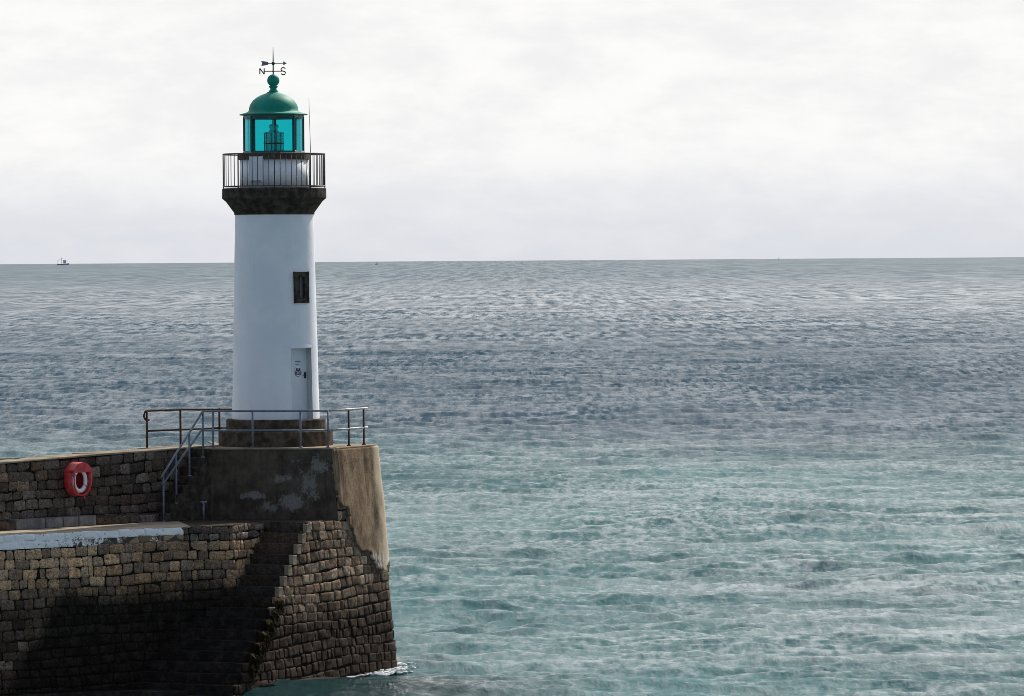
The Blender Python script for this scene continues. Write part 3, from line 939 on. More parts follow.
# doorway: flat reveal planes set into the wall
def opening(t0, t1, z0, z1, depth, mat, nm):
    tm = 0.5 * (t0 + t1)
    nrm = Vector((math.sin(tm), -math.cos(tm), 0))
    tn = Vector((math.cos(tm), math.sin(tm), 0))
    bm = bmesh.new()
    for t, zlist in ((t0, (z0, z1)), (t1, (z0, z1))):
        f = [cyl(t, rad(zz) + 0.003, zz) for zz in zlist]
        b = [p - nrm * depth for p in f]
        bm.faces.new([bm.verts.new(p) for p in (f[0], f[1], b[1], b[0])])
    for zz in (z0, z1):
        n = 8
        f = [cyl(t0 + (t1 - t0) * k / n, rad(zz) + 0.003, zz) for k in range(n + 1)]
        b0 = cyl(t0, rad(zz), zz) - nrm * depth; b1 = cyl(t1, rad(zz), zz) - nrm * depth
        bm.faces.new([bm.verts.new(p) for p in f + [b1, b0]])
    o = obj(nm, bm, mat, lh)
    c = (cyl(t0, rad(z0), 0) + cyl(t1, rad(z0), 0)) / 2
    w = (cyl(t1, rad(z0), 0) - cyl(t0, rad(z0), 0)).length
    return c, nrm, tn, w
c, nrm, tn, w = opening(D0, D1, ZT0, DZ, 0.34, M['jamb'], 'door_frame')
UP = Vector((0, 0, 1))
# the door leaf hangs at the back of the reveal
dc = c - nrm * 0.29
bm = bmesh.new()
bx(bm, Vector((dc.x, dc.y, (ZT0 + DZ) / 2)), w + 0.02, 0.045, DZ - ZT0 - 0.004, (tn, nrm, UP), 0.004)
for s_ in (-0.62, 0.38):
    bx(bm, Vector((dc.x, dc.y, (ZT0 + DZ) / 2 + s_)) + nrm * 0.024, w * 0.66, 0.012, 0.02, (tn, nrm, UP))
door = obj('door', bm, M['white_door'], lh)
fz = dc + nrm * 0.026
def dpt(u, z, h=0.0): return Vector((fz.x, fz.y, z)) + tn * u + nrm * h
bm = bmesh.new()
bx(bm, dpt(w * 0.40, zy(375)), 0.06, 0.03, 0.17, (tn, nrm, UP), 0.006)
tube(bm, [dpt(w * 0.40, zy(375), 0.0), dpt(w * 0.40, zy(375), 0.06), dpt(w * 0.40 - 0.10, zy(375), 0.06)], 0.012, 8)
obj('handle', bm, M['black'], door)
# warning sign: round white plate with a dark figure, a bar and lines of lettering above
su = w * 0.06
zs_ = zy(370.5)
bm = bmesh.new()
ring = [dpt(su + 0.135 * math.cos(2 * PI * k / 32), zs_ - 0.01 + 0.165 * math.sin(2 * PI * k / 32), 0.0) for k in range(32)]
hexa(bm, ring, [p + nrm * 0.012 for p in ring])
sign = obj('sign', bm, M['sign_white'], door)
bm = bmesh.new()
tube(bm, [dpt(su + 0.13 * math.cos(2 * PI * k / 32), zs_ - 0.01 + 0.158 * math.sin(2 * PI * k / 32), 0.014) for k in range(17, 32)], 0.006, 6)
for uu in (-0.05, 0.05):      # two dark lobes of the figure
    bx(bm, dpt(su + uu, zs_ + 0.035, 0.014), 0.055, 0.006, 0.10, (tn, nrm, UP))
bx(bm, dpt(su, zs_ + 0.01, 0.014), 0.05, 0.006, 0.06, (tn, nrm, UP))
for uu in (-0.10, 0.10):
    bx(bm, dpt(su + uu, zs_ - 0.04, 0.014), 0.016, 0.006, 0.10, (tn, nrm, UP))
for uu in (-0.06, 0.0, 0.06):
    bx(bm, dpt(su + uu, zs_ - 0.05, 0.014), 0.03, 0.006, 0.05, (tn, nrm, UP))
obj('pictogram', bm, M['sign_navy'], sign)
bm = bmesh.new()
bx(bm, dpt(su, zs_ - 0.098, 0.0145), 0.2, 0.006, 0.035, (tn, nrm, UP))
obj('bar', bm, M['sign_plum'], sign)
bm = bmesh.new()
bx(bm, dpt(su + 0.0, zy(361.3), 0.006), 0.20, 0.008, 0.028, (tn, nrm, UP))
bx(bm, dpt(su - 0.02, zy(364.0), 0.006), 0.13, 0.008, 0.022, (tn, nrm, UP))
obj('nameplate', bm, M['grey'], door)
# lintel moulding over the door
bm = bmesh.new()
n = 10
pts_o = [cyl(D0 - 0.03 + (D1 - D0 + 0.06) * k / n, rad(DZ) + 0.03, DZ + 0.003) for k in range(n + 1)]
pts_i = [cyl(D0 - 0.03 + (D1 - D0 + 0.06) * k / n, rad(DZ) - 0.04, DZ + 0.003) for k in range(n + 1)][::-1]
hexa(bm, pts_o + pts_i, [p + Vector((0, 0, 0.05)) for p in pts_o + pts_i])
obj('door_lintel', bm, M['white'], lh)
# window: stone surround proud of the wall, recessed slit with a shutter
tm = 0.5 * (V0 + V1)
wn = Vector((math.sin(tm), -math.cos(tm), 0)); wt = Vector((math.cos(tm), math.sin(tm), 0))
wc = cyl(tm, rad(11.4), 0) - wn * 0.03
ww = 2 * rad(11.4) * math.sin((V1 - V0) / 2) + 0.02
wh = VZ1 - VZ0
bm = bmesh.new()
zc_ = (VZ0 + VZ1) / 2
for sx_, sw in ((-1, 0.17), (1, 0.17)):
    bx(bm, Vector((wc.x, wc.y, zc_)) + wt * (sx_ * (ww / 2 - sw / 2)), sw, 0.14, wh - 0.30, (wt, wn, UP), 0.012)
bx(bm, Vector((wc.x, wc.y, VZ1 - 0.075)), ww, 0.145, 0.15, (wt, wn, UP), 0.012)
bx(bm, Vector((wc.x, wc.y, VZ0 + 0.075)), ww, 0.155, 0.15, (wt, wn, UP), 0.012)
win = obj('window', bm, M['granite'], lh)
bm = bmesh.new()
bx(bm, Vector((wc.x, wc.y, zc_)) - wn * 0.03, ww - 0.33, 0.03, wh - 0.28, (wt, wn, UP))
bx(bm, Vector((wc.x, wc.y, zc_)) - wn * 0.012, 0.025, 0.02, wh - 0.29, (wt, wn, UP))
obj('pane', bm, M['win'], win)
# gallery
bm = bmesh.new()
lathe(bm, [(1.16, 13.60), (1.20, 13.605), (1.20, 13.66), (1.44, 13.99), (1.545, 14.08), (1.56, 14.10), (1.555, 14.37), (1.53, 14.395), (0.9, 14.395)], TX, TY, 48)
gal = obj('gallery', bm, M['granite'], lh)
bm = bmesh.new()
lathe(bm, [(1.03, 14.397), (1.02, 15.24)], TX, TY, 64)
obj('lantern_base', bm, M['white'], lh, True)
bm = bmesh.new()
lathe(bm, [(1.035, 15.24), (1.07, 15.25), (1.07, 15.41), (1.03, 15.43), (0.6, 15.43)], TX, TY, 48)
obj('cornice', bm, M['rust_granite'], lh)
tmh = R(-27); hn = Vector((math.sin(tmh), -math.cos(tmh), 0)); ht = Vector((math.cos(tmh), math.sin(tmh), 0))
hc = cyl(tmh, 1.03, 0)
bm = bmesh.new()
bx(bm, Vector((hc.x, hc.y, (15.33 + 14.56) / 2)) , 0.45, 0.10, 0.77, (ht, hn, UP), 0.008)
hatch = obj('hatch_door', bm, M['white_door'], lh)
bm = bmesh.new()
bx(bm, Vector((hc.x, hc.y, 14.60)) + hn * 0.055, 0.36, 0.03, 0.03, (ht, hn, UP))
obj('handle', bm, M['grey'], hatch)
# gallery railing
RG = 1.515
zt_g, zb_g = 15.41, 14.45
gr_o = bpy.data.objects.new('gallery_railing', None)
bm = bmesh.new()
def circ(r, z, n=64): return [cyl(2 * PI * k / n, r, z) for k in range(n)]
tube(bm, circ(RG, zt_g), 0.022, 8, closed=True)
tube(bm, circ(RG, zb_g), 0.016, 8, closed=True)
grail = obj('gallery_railing', bm, M['dark_metal'], lh, True)
NB = 56
for k in range(NB):
    th = 2 * PI * (k + 0.5) / NB
    bm = bmesh.new()
    st_ = k % 7 == 0
    p = cyl(th, RG, 0)
    tube(bm, [(p.x, p.y, 14.38 if st_ else zb_g), (p.x, p.y, zt_g)], 0.017 if st_ else 0.0105, 8)
    obj('stanchion' if st_ else 'baluster', bm, M['dark_metal'], grail, True)
# lantern
RL = 0.885
ZL0, ZL1 = 15.432, 16.56
bm = bmesh.new()
lathe(bm, [(0.80, ZL0), (0.93, ZL0), (0.93, ZL0 + 0.05), (0.90, ZL0 + 0.07), (0.80, ZL0 + 0.07)], TX, TY, 8, PI / 8 * 0)
lant = obj('lantern', bm, M['dkgreen'], lh)
bm = bmesh.new()
lathe(bm, [(0.80, 16.46), (0.905, 16.46), (0.905, 16.565), (0.80, 16.565)], TX, TY, 8)
obj('head_ring', bm, M['dkgreen'], lant)
for k in range(8):
    th = k * PI / 4
    if k == 0: continue
    p = cyl(th, RL, 0)
    a_ = Vector((math.cos(th), math.sin(th), 0)); b_ = Vector((math.sin(th), -math.cos(th), 0))
    bm = bmesh.new()
    bx(bm, Vector((p.x, p.y, (ZL0 + ZL1) / 2 + 0.02)), 0.055, 0.06, 1.02, (a_, b_, UP), 0.006)
    obj('mullion', bm, M['dkgreen'], lant)
for k in range(8):
    t0, t1 = k * PI / 4, (k + 1) * PI / 4
    if k == 7: continue
    if k == 0: t0 = -PI / 4       # one wide pane faces the harbour
    bm = bmesh.new()
    n = 8 if k == 0 else 4
    vs = []
    for i in range(n + 1):
        t = t0 + (t1 - t0) * i / n
        p = cyl(t, RL - 0.02, 0)
        vs.append((bm.verts.new((p.x, p.y, ZL0 + 0.06)), bm.verts.new((p.x, p.y, ZL1 - 0.06))))
    for i in range(n):
        bm.faces.new((vs[i][0], vs[i + 1][0], vs[i + 1][1], vs[i][1]))
    obj('glass_pane', bm, M['glass'], lant, True)
bm = bmesh.new()
prof = [(0.0, 15.44), (0.30, 15.44), (0.30, 15.55)]
for k in range(9):
    z0 = 15.56 + k * 0.05
    prof += [(0.255, z0), (0.275, z0 + 0.025), (0.25, z0 + 0.048)]
prof += [(0.30, 16.02), (0.30, 16.06), (0.16, 16.08), (0.10, 16.16), (0.14, 16.19), (0.15, 16.26), (0.10, 16.30), (0.05, 16.32), (0.045, 16.47), (0.0, 16.47)]
lathe(bm, prof, TX, TY, 28)
lens = obj('lamp', bm, M['lens'], lant, True)
bm = bmesh.new()
for k in range(6):
    p = cyl(k * PI / 3 + 0.3, 0.29, 0)
    tube(bm, [(p.x, p.y, 15.5), (p.x, p.y, 16.05)], 0.014, 6)
lathe(bm, [(0.285, 15.72), (0.305, 15.72), (0.305, 15.75), (0.285, 15.75)], TX, TY, 28)
obj('lamp_cage', bm, M['black_green'], lant)
# roof
bm = bmesh.new()
lathe(bm, [(0.80, 16.566), (1.015, 16.575), (1.02, 16.60), (0.93, 16.625), (0.80, 16.66), (0.745, 16.70), (0.735, 16.78), (0.70, 16.89), (0.618, 17.01), (0.51, 17.10), (0.386, 17.17), (0.28, 17.21), (0.20, 17.235), (0.19, 17.26), (0.13, 17.275)], TX, TY, 64)
roof = obj('roof', bm, M['green'], lh, True)
bm = bmesh.new()
prof = [(0.13, 17.27), (0.15, 17.29), (0.10, 17.33), (0.095, 17.38), (0.135, 17.41), (0.135, 17.44), (0.10, 17.455)]
for k in range(1, 13):
    an = -PI / 2 + PI * (0.16 + 0.84 * k / 12)
    prof.append((max(0.0, 0.185 * math.cos(an)), 17.61 + 0.185 * math.sin(an)))
prof[-1] = (0.0, 17.795)
lathe(bm, prof, TX, TY, 28)
obj('finial_ball', bm, M['green'], roof, True)
# weather vane
bm = bmesh.new()
tube(bm, [(TX, TY, 17.78), (TX, TY, 18.2), (TX, TY, 18.60)], [0.02, 0.018, 0.008], 8)
sph = bmesh.ops.create_icosphere(bm, subdivisions=2, radius=0.055)
for v in sph['verts']: v.co += Vector((TX, TY, 18.12))
sph = bmesh.ops.create_icosphere(bm, subdivisions=2, radius=0.035)
for v in sph['verts']: v.co += Vector((TX, TY, 17.885))
vane = obj('weather_vane', bm, M['black_green'], lh, True)
bm = bmesh.new()
tube(bm, [(TX - 0.3, TY, 18.12), (TX + 0.34, TY, 18.12)], 0.012, 8)
pl = [(-0.36, 0.075), (-0.17, 0.05), (-0.12, 0.0), (-0.17, -0.05), (-0.36, -0.075), (-0.33, 0.0)]
hexa(bm, [(TX + x, TY - 0.01, 18.12 + z) for x, z in pl], [(TX + x, TY + 0.01, 18.12 + z) for x, z in pl])
pl = [(0.30, 0.06), (0.41, 0.0), (0.30, -0.06)]
hexa(bm, [(TX + x, TY - 0.01, 18.12 + z) for x, z in pl], [(TX + x, TY + 0.01, 18.12 + z) for x, z in pl])
obj('arrow', bm, M['grey'], vane)
bm = bmesh.new()
tube(bm, [(TX - 0.29, TY, 17.885), (TX + 0.27, TY, 17.885)], 0.014, 8)
tube(bm, [(TX, TY - 0.3, 17.885), (TX, TY + 0.3, 17.885)], 0.014, 8)
obj('cross_arm', bm, M['black_green'], vane)
bm = bmesh.new()
x0, zc2, hh = TX - 0.335, 17.885, 0.088
for a, b in (((-0.065, -hh), (-0.065, hh)), ((-0.065, hh), (0.065, -hh)), ((0.065, -hh), (0.065, hh))):
    tube(bm, [(x0 + a[0], TY, zc2 + a[1]), (x0 + b[0], TY, zc2 + b[1])], 0.019, 6)
obj('letter', bm, M['black_green'], vane)
bm = bmesh.new()
x0 = TX + 0.30
spt = []
for k in range(9):
    an = R(20) + R(250) * k / 8
    spt.append((x0 + 0.065 * math.cos(an), TY, zc2 + 0.053 + 0.053 * math.sin(an)))
for k in range(1, 9):
    an = R(90) - R(250) * k / 8
    spt.append((x0 + 0.065 * math.cos(an), TY, zc2 - 0.053 + 0.053 * math.sin(an)))
tube(bm, spt, 0.019, 6)
obj('letter', bm, M['black_green'], vane)
# whip aerial
ap = atY(310.5, 152, TY)
bm = bmesh.new()
tube(bm, [(ap.x, TY, 15.1), (ap.x, TY, 15.5), (ap.x - 0.035, TY, 17.1)], [0.016, 0.012, 0.006], 6)
bx(bm, (ap.x - 0.06, TY, 15.3), 0.14, 0.03, 0.03)
obj('aerial', bm, M['grey'], lh, True)

# ------------------------------------------------------------------ lifebuoy station on the parapet
t_l = 77.5 / 205
def par_at(px):
    lo_, hi_ = 0.0, pw.L
    for _ in range(40):
        m_ = 0.5 * (lo_ + hi_); p = pw.P(m_, 5.7, 0.0)
        if p.x < atY(px, 480, p.y).x: lo_ = m_
        else: hi_ = m_
    return 0.5 * (lo_ + hi_)
ql = par_at(70)
bc = pw.P(ql, 0, 0.03)
X_ = Vector((pdir.x, pdir.y, 0)); N_ = Vector((pn.x, pn.y, 0))
zL = atY(78, 479, bc.y).z
def lp_(x, z, h): return Vector((bc.x, bc.y, zL + z)) + X_ * x + N_ * h
box = empty('lifebuoy_housing', (bc.x, bc.y, zL), 'red plastic lifebuoy housing with a peaked hood on the stone parapet', 'lifebuoy housing')
HWD, DEP = 0.355, 0.40
def outline(sc_=1.0, grow=0.0):
    pts = []
    w_ = HWD + grow
    pts.append((-w_, 0.28))
    for k in range(13):
        an = PI + PI * k / 12
        pts.append((w_ * math.cos(an), -0.08 + (0.40 + grow) * math.sin(an)))
    pts.append((w_, 0.28))
    return pts
bm = bmesh.new()
oo = outline(); ii = outline(1, -0.035)
ring_o0 = [bm.verts.new(lp_(x, z, 0.0)) for x, z in oo]; ring_o1 = [bm.verts.new(lp_(x * 0.98, z, DEP)) for x, z in oo]
ring_i1 = [bm.verts.new(lp_(x * 0.98, z, DEP)) for x, z in ii]; ring_i0 = [bm.verts.new(lp_(x, z, 0.06)) for x, z in ii]
for a, b in ((ring_o0, ring_o1), (ring_o1, ring_i1), (ring_i1, ring_i0)):
    for k in range(len(a) - 1):
        bm.faces.new((a[k], a[k + 1], b[k + 1], b[k]))
bmesh.ops.recalc_face_normals(bm, faces=bm.faces)
obj('body', bm, M['red'], box, True)
bm = bmesh.new()
hexa(bm, [lp_(x, z, 0.005) for x, z in outline(1, -0.006)], [lp_(x, z, 0.055) for x, z in outline(1, -0.006)])
obj('back_panel', bm, M['red_dark'], box)
bm = bmesh.new()
hd = [(-0.375, 0.20), (-0.38, 0.27), (-0.17, 0.46), (0.0, 0.50), (0.17, 0.46), (0.38, 0.27), (0.375, 0.20)]
hexa(bm, [lp_(x, z, 0.0) for x, z in hd], [lp_(x, z, DEP + 0.02) for x, z in hd])
bmesh.ops.bevel(bm, geom=list(bm.edges), offset=0.012, segments=2, affect='EDGES')
obj('hood', bm, M['red'], box)
bm = bmesh.new()
hexa(bm, [lp_(x, z, DEP - 0.02) for x, z in ((0.03, -0.42), (0.08, -0.42), (0.08, -0.56), (0.03, -0.56))], [lp_(x, z, DEP + 0.005) for x, z in ((0.03, -0.42), (0.08, -0.42), (0.08, -0.56), (0.03, -0.56))])
obj('strap', bm, M['red'], box)
# the buoy itself
bm = bmesh.new()
cb = (-0.08, -0.03, 0.34)
tube(bm, [lp_(cb[0] + 0.23 * math.cos(2 * PI * k / 40), cb[1] + 0.30 * math.sin(2 * PI * k / 40), cb[2]) for k in range(40)], 0.058, 12, closed=True)
buoy = obj('lifebuoy', bm, M['buoy_white'], None, True)
tag(buoy, 'white lifebuoy ring hanging inside the red housing', 'lifebuoy')
bm = bmesh.new()
tube(bm, [lp_(cb[0] + 0.31 * math.cos(2 * PI * k / 40), cb[1] + 0.355 * math.sin(2 * PI * k / 40), cb[2] + 0.03) for k in range(18, 41)], 0.012, 6)
obj('grab_rope', bm, M['rope'], buoy, True)

# ------------------------------------------------------------------ boats on the horizon
def hull_bm(c, L, Wd, H, heading=0.0):
    bm = bmesh.new()
    n = 14
    rows = []
    for i in range(n + 1):
        t = i / n
        x = (t - 0.5) * L
        wd = Wd * 0.5 * (1 - max(0, (t - 0.55) / 0.45) ** 2.2)
        sh = H * (0.72 + 0.55 * max(0, t - 0.4) ** 1.5 * 2)
        rows.append([Vector((x, -wd, sh)), Vector((x + 0.0, -wd * 0.75, -0.3)), Vector((x, wd * 0.75, -0.3)), Vector((x, wd, sh))])
    rot = Matrix.Rotation(heading, 3, 'Z')
    vr = [[bm.verts.new(rot @ p + c) for p in r_] for r_ in rows]
    for a, b in zip(vr, vr[1:]):
        for k in range(3): bm.faces.new((a[k], b[k], b[k + 1], a[k + 1]))
        bm.faces.new((a[0], a[3], b[3], b[0]))
    bm.faces.new(vr[0])
    bmesh.ops.recalc_face_normals(bm, faces=bm.faces)
    return bm
def boat(px, py, Y, L, label, kind, heading):
    c = atY(px, py, Y); c.z = 0.0
    grp = 'boats far out on the horizon'
    root = empty('fishing_boat' if kind != 'sail' else 'sailing_boat', c, label, 'boat', grp)
    rot = Matrix.Rotation(heading, 3, 'Z')
    def W(x, y, z): return c + rot @ Vector((x, y, z))
    obj('hull', hull_bm(c, L, L * 0.3, L * 0.13, heading), M['hull'], root)
    ax = (rot @ Vector((1, 0, 0)), rot @ Vector((0, 1, 0)), UP)
    if kind == 'sail':
        bm = bmesh.new(); tube(bm, [W(0.05 * L, 0, 0.1 * L), W(0.05 * L, 0, 1.25 * L)], L * 0.012, 8)
        obj('mast', bm, M['hull'], root)
        bm = bmesh.new()
        pl = [(0.03, 0.2), (-0.38, 0.22), (0.03, 1.2)]
        hexa(bm, [W(x * L, -0.01 * L, z * L) for x, z in pl], [W(x * L, 0.01 * L, z * L) for x, z in pl])
        obj('sail', bm, M['boat_white'], root)
        return
    bm = bmesh.new()
    bx(bm, W(0.13 * L, 0, 0.25 * L), L * 0.22, L * 0.2, L * 0.24, ax, L * 0.01)
    bx(bm, W(0.12 * L, 0, 0.385 * L), L * 0.27, L * 0.23, L * 0.03, ax)
    obj('wheelhouse', bm, M['boat_white'], root)
    bm = bmesh.new(); bx(bm, W(0.245 * L, 0, 0.30 * L), L * 0.02, L * 0.17, L * 0.08, ax)
    obj('windscreen', bm, M['black'], root)
    bm = bmesh.new()
    tube(bm, [W(-0.12 * L, 0, 0.1 * L), W(-0.12 * L, 0, 0.62 * L)], L * 0.013, 8)
    tube(bm, [W(-0.12 * L, 0, 0.55 * L), W(-0.42 * L, 0, 0.36 * L)], L * 0.01, 8)
    tube(bm, [W(-0.12 * L, 0, 0.6 * L), W(0.46 * L, 0, 0.22 * L)], L * 0.005, 6)
    obj('mast', bm, M['hull'], root)
    bm = bmesh.new()
    tube(bm, [W(-0.42 * L, -0.1 * L, 0.1 * L), W(-0.42 * L, -0.1 * L, 0.36 * L), W(-0.42 * L, 0.1 * L, 0.36 * L), W(-0.42 * L, 0.1 * L, 0.1 * L)], L * 0.012, 8)
    obj('stern_gantry', bm, M['hull'], root)
boat(63, 264, 10500, 25.0, 'small fishing boat with a pale wheelhouse far out at the left end of the horizon', 'fish', 0.2)
boat(377, 264, 8000, 8.5, 'tiny dark open boat far out on the horizon just right of the lighthouse', 'fish', 1.1)
boat(779, 259, 10500, 6.5, 'faint small sailing boat far out on the right part of the horizon', 'sail', 0.9)

# ------------------------------------------------------------------ sea
def sea():
    f4 = np.float32
    half_in, half_out = R(6.6), R(70)
    ang_in = np.linspace(-half_in, half_in, 640)
    ext = np.geomspace(0.004, half_out - half_in, 26)
    ang = np.concatenate([-(half_in + ext[::-1]), ang_in, half_in + ext])
    r1 = np.geomspace(60, 128, 40)[:-1]
    nr = int(math.log(4500 / 128) / 0.00135)
    r2 = np.geomspace(128, 4500, nr)
    r3 = np.geomspace(4500, 13500, 40)[1:]
    rr_ = np.concatenate([r1, r2, r3])
    dr = np.gradient(rr_)
    RR, AA = np.meshgrid(rr_, ang, indexing='ij')
    X = RR * np.sin(AA); Y = RR * np.cos(AA)
    DR = np.repeat(dr[:, None], len(ang), 1).astype(f4)
    lat = (RR * np.gradient(ang)[None, :]).astype(f4)
    Z = np.zeros(X.shape, f4); DX = np.zeros(X.shape, f4); DY = np.zeros(X.shape, f4)
    N = 96
    lam = np.geomspace(0.55, 17, N) * rng.uniform(0.96, 1.04, N)
    main = R(-104)          # waves run mostly toward the quay
    gust = (1.0 + 0.25 * np.sin(X * 0.031 + Y * 0.006 + 1.1) * np.sin(Y * 0.017 + 0.7 + X * 0.004) + 0.2 * np.sin(Y * 0.041 - X * 0.02)).astype(f4)
    gust *= (1.0 - 0.88 * np.clip((RR - 380) / 800, 0, 1)).astype(f4)
    for i in range(N):
        L = lam[i]
        th = main + rng.normal(0, 0.62 if L < 4 else 0.5)
        k = 2 * PI / L
        slope = 0.036 * (1.0 if L < 2.0 else (2.0 / L) ** 0.55)
        a = slope / k
        ux, uy = math.cos(th), math.sin(th)
        res = np.maximum(DR * abs(uy) + lat * abs(ux), lat * 0.7)
        wgt = np.clip((L / res - 2.2) / 1.5, 0, 1)
        if wgt.max() <= 0: continue
        ph = ((k * (X * ux + Y * uy) + rng.uniform(0, 2 * PI)) % (2 * PI)).astype(f4)
        aw = f4(a) * wgt * gust
        s_ = np.sin(ph)
        Z += aw * np.cos(ph)
        DX -= aw * s_ * f4(0.65 * ux); DY -= aw * s_ * f4(0.65 * uy)
    X2 = X + DX; Y2 = Y + DY
    nrw, ncl = X.shape
    co_ = np.stack([X2, Y2, Z], -1).reshape(-1, 3).astype(f4)
    idx = np.arange(nrw * ncl, dtype=np.int32).reshape(nrw, ncl)
    quads = np.stack([idx[:-1, :-1], idx[:-1, 1:], idx[1:, 1:], idx[1:, :-1]], -1).reshape(-1, 4)
    me = bpy.data.meshes.new('sea')
    me.vertices.add(len(co_)); me.vertices.foreach_set('co', co_.ravel())
    nq = len(quads)
    me.loops.add(nq * 4); me.loops.foreach_set('vertex_index', quads.ravel())
    me.polygons.add(nq)
    me.polygons.foreach_set('loop_start', np.arange(0, nq * 4, 4, dtype=np.int32))
    me.polygons.foreach_set('loop_total', np.full(nq, 4, dtype=np.int32))
    me.polygons.foreach_set('use_smooth', np.ones(nq, dtype=bool))
    me.update(calc_edges=True)
    cre = me.attributes.new('crest', 'FLOAT', 'POINT')
    cre.data.foreach_set('value', Z.ravel())
    o = bpy.data.objects.new('sea', me); COL.objects.link(o)
    o['kind'] = 'structure'
    return o

def sea_mat():
    m, g, b = new_mat('sea_water')
    g.n.remove(b)
    p = g.pos()
    x, y, z = g.sep(p)
    def wn(sx, sy, det=4, ro=0.6, di=0.0): return g.noise(g.scaled(p, sx, sy, 0), 1.0, det, ro, di)
    def w_(lo_, hi_, a=0.0, b_=1.0): return g.mrange(y, lo_, hi_, a, b_)
    wob = g.math('MULTIPLY', g.math('SUBTRACT', wn(0.010, 0.004), 0.5), 170.0)
    yy = g.math('ADD', y, wob)
    # unresolved wave facets: their light and dark painted as reflectivity noise per distance band
    nA = g.noise(g.scaled(p, 2.6, 0.8, 2.6), 1.0, 5, 0.66)
    nB = wn(1.15, 0.13, 4, 0.66)
    nD = wn(0.17, 0.003, 4, 0.66)
    f = g.mix(w_(230, 400), nA, nB)
    f = g.mix(w_(520, 780), f, wn(0.60, 0.034, 4, 0.66))
    f = g.mix(w_(1000, 1450), f, wn(0.33, 0.011, 4, 0.66))
    f = g.mix(w_(1900, 2700), f, nD)
    f = g.mix(w_(3600, 5200), f, wn(0.085, 0.0008, 4, 0.66))
    f = g.sep(f)[0]
    big = wn(0.045, 0.030, 4, 0.55)           # cat's paws
    f2 = g.math('ADD', f, g.math('MULTIPLY', g.math('SUBTRACT', big, 0.5), 0.42))
    amp = g.math('MULTIPLY', w_(180, 520, 0.46, 0.72), w_(900, 2400, 1.0, 0.62))
    gustp = g.mrange(g.math('ADD', g.math('MULTIPLY', wn(0.020, 0.006, 4, 0.6), 0.6), g.math('MULTIPLY', wn(0.11, 0.035, 3, 0.6), 0.4)), 0.38, 0.62, 0.45, 1.25)
    amp = g.math('MULTIPLY', amp, gustp)
    facet = g.mrange(f2, 0.40, 0.60, -1.0, 1.0, False)
    # water body: green by the harbour, blue grey further out, paler and greener far out
    near_band = g.mrange(yy, 270, 390, 1, 0)
    farg = g.mrange(yy, 1300, 3200)
    mid_band = g.mix(wn(0.02, 0.006, 3), (0.012, 0.044, 0.070), (0.020, 0.058, 0.090))
    teal = g.mix(g.mrange(wn(0.06, 0.02), 0.35, 0.7), (0.022, 0.090, 0.098), (0.042, 0.138, 0.142))
    c = g.mix(near_band, mid_band, teal)
    c = g.mix(farg, c, g.mix(g.mrange(nD, 0.4, 0.6), (0.055, 0.084, 0.112), (0.068, 0.124, 0.146)))
    # dark reflection of the pier wall painted into the water close under it
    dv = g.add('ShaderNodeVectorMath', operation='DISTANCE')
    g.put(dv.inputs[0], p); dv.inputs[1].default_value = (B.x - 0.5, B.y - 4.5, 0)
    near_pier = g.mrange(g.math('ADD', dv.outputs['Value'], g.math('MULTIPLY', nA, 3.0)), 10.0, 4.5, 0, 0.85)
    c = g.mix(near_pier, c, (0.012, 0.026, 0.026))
    # streaks of spent foam and painted pale sky reflection across the near part
    st = wn(0.085, 0.30, 6, 0.72, 0.5)
    patch = wn(0.03, 0.04, 3, 0.5)
    fm = g.math('MULTIPLY', g.mrange(g.math('ADD', st, g.math('MULTIPLY', g.math('SUBTRACT', nA, 0.5), 0.6)), 0.47, 0.72), g.mrange(patch, 0.36, 0.6))
    right = g.mrange(x, -4, 14, 0.5, 1.25)  # stronger to the right: brightness of the sun side painted in
    fm = g.math('MULTIPLY', g.math('MULTIPLY', fm, right), w_(400, 250, 0.03, 0.30))
    cr_ = g.attr('crest')[2]
    cap = g.math('MULTIPLY', g.mrange(g.math('ADD', cr_, g.math('MULTIPLY', g.math('SUBTRACT', nA, 0.5), 0.5)), 0.95, 1.05), w_(900, 250, 0.0, 0.5))
    fm = g.math('MAXIMUM', fm, cap)
    h = g.math('ADD', g.math('MULTIPLY', nA, 0.5), g.math('MULTIPLY', nB, w_(200, 900, 0.3, 0.9)))
    nb = g.bump(h, 0.8, 0.30)
    dif = g.add('ShaderNodeBsdfDiffuse', ins={'Color': c, 'Normal': nb})
    rough = w_(150, 1500, 0.08, 0.30)
    glo = g.add('ShaderNodeBsdfGlossy', ins={'Color': (0.95, 0.97, 1.0), 'Roughness': rough, 'Normal': nb})
    fr = g.add('ShaderNodeFresnel', ins={'IOR': 1.33, 'Normal': nb})
    lim = g.mrange(yy, 250, 480, 0.54, 0.36)
    lim = g.mix(w_(800, 1500), lim, (0.37,) * 3)
    lim = g.sep(g.mix(w_(1200, 3400), lim, (0.20,) * 3))[0]
    fm = g.math('MULTIPLY', fm, g.math('SUBTRACT', 1.0, near_pier))
    fac = g.math('MULTIPLY', fr, lim)
    fac = g.math('MULTIPLY', fac, g.math('ADD', 1.0, g.math('MULTIPLY', facet, g.math('MULTIPLY', amp, 0.92))), True)
    sheen = g.math('MULTIPLY', g.mrange(wn(0.035, 0.13, 5, 0.62, 0.3), 0.46, 0.68), g.math('MULTIPLY', right, w_(430, 230)))  # pale sky reflection painted on the near water as reflectivity streaks
    fac = g.math('ADD', fac, g.math('MULTIPLY', g.math('MULTIPLY', sheen, g.math('SUBTRACT', 1.0, near_pier)), 0.17), True)
    w = g.add('ShaderNodeMixShader', ins={0: fac, 1: dif, 2: glo})
    fo = g.add('ShaderNodeBsdfDiffuse', ins={'Color': (0.62, 0.66, 0.67)})
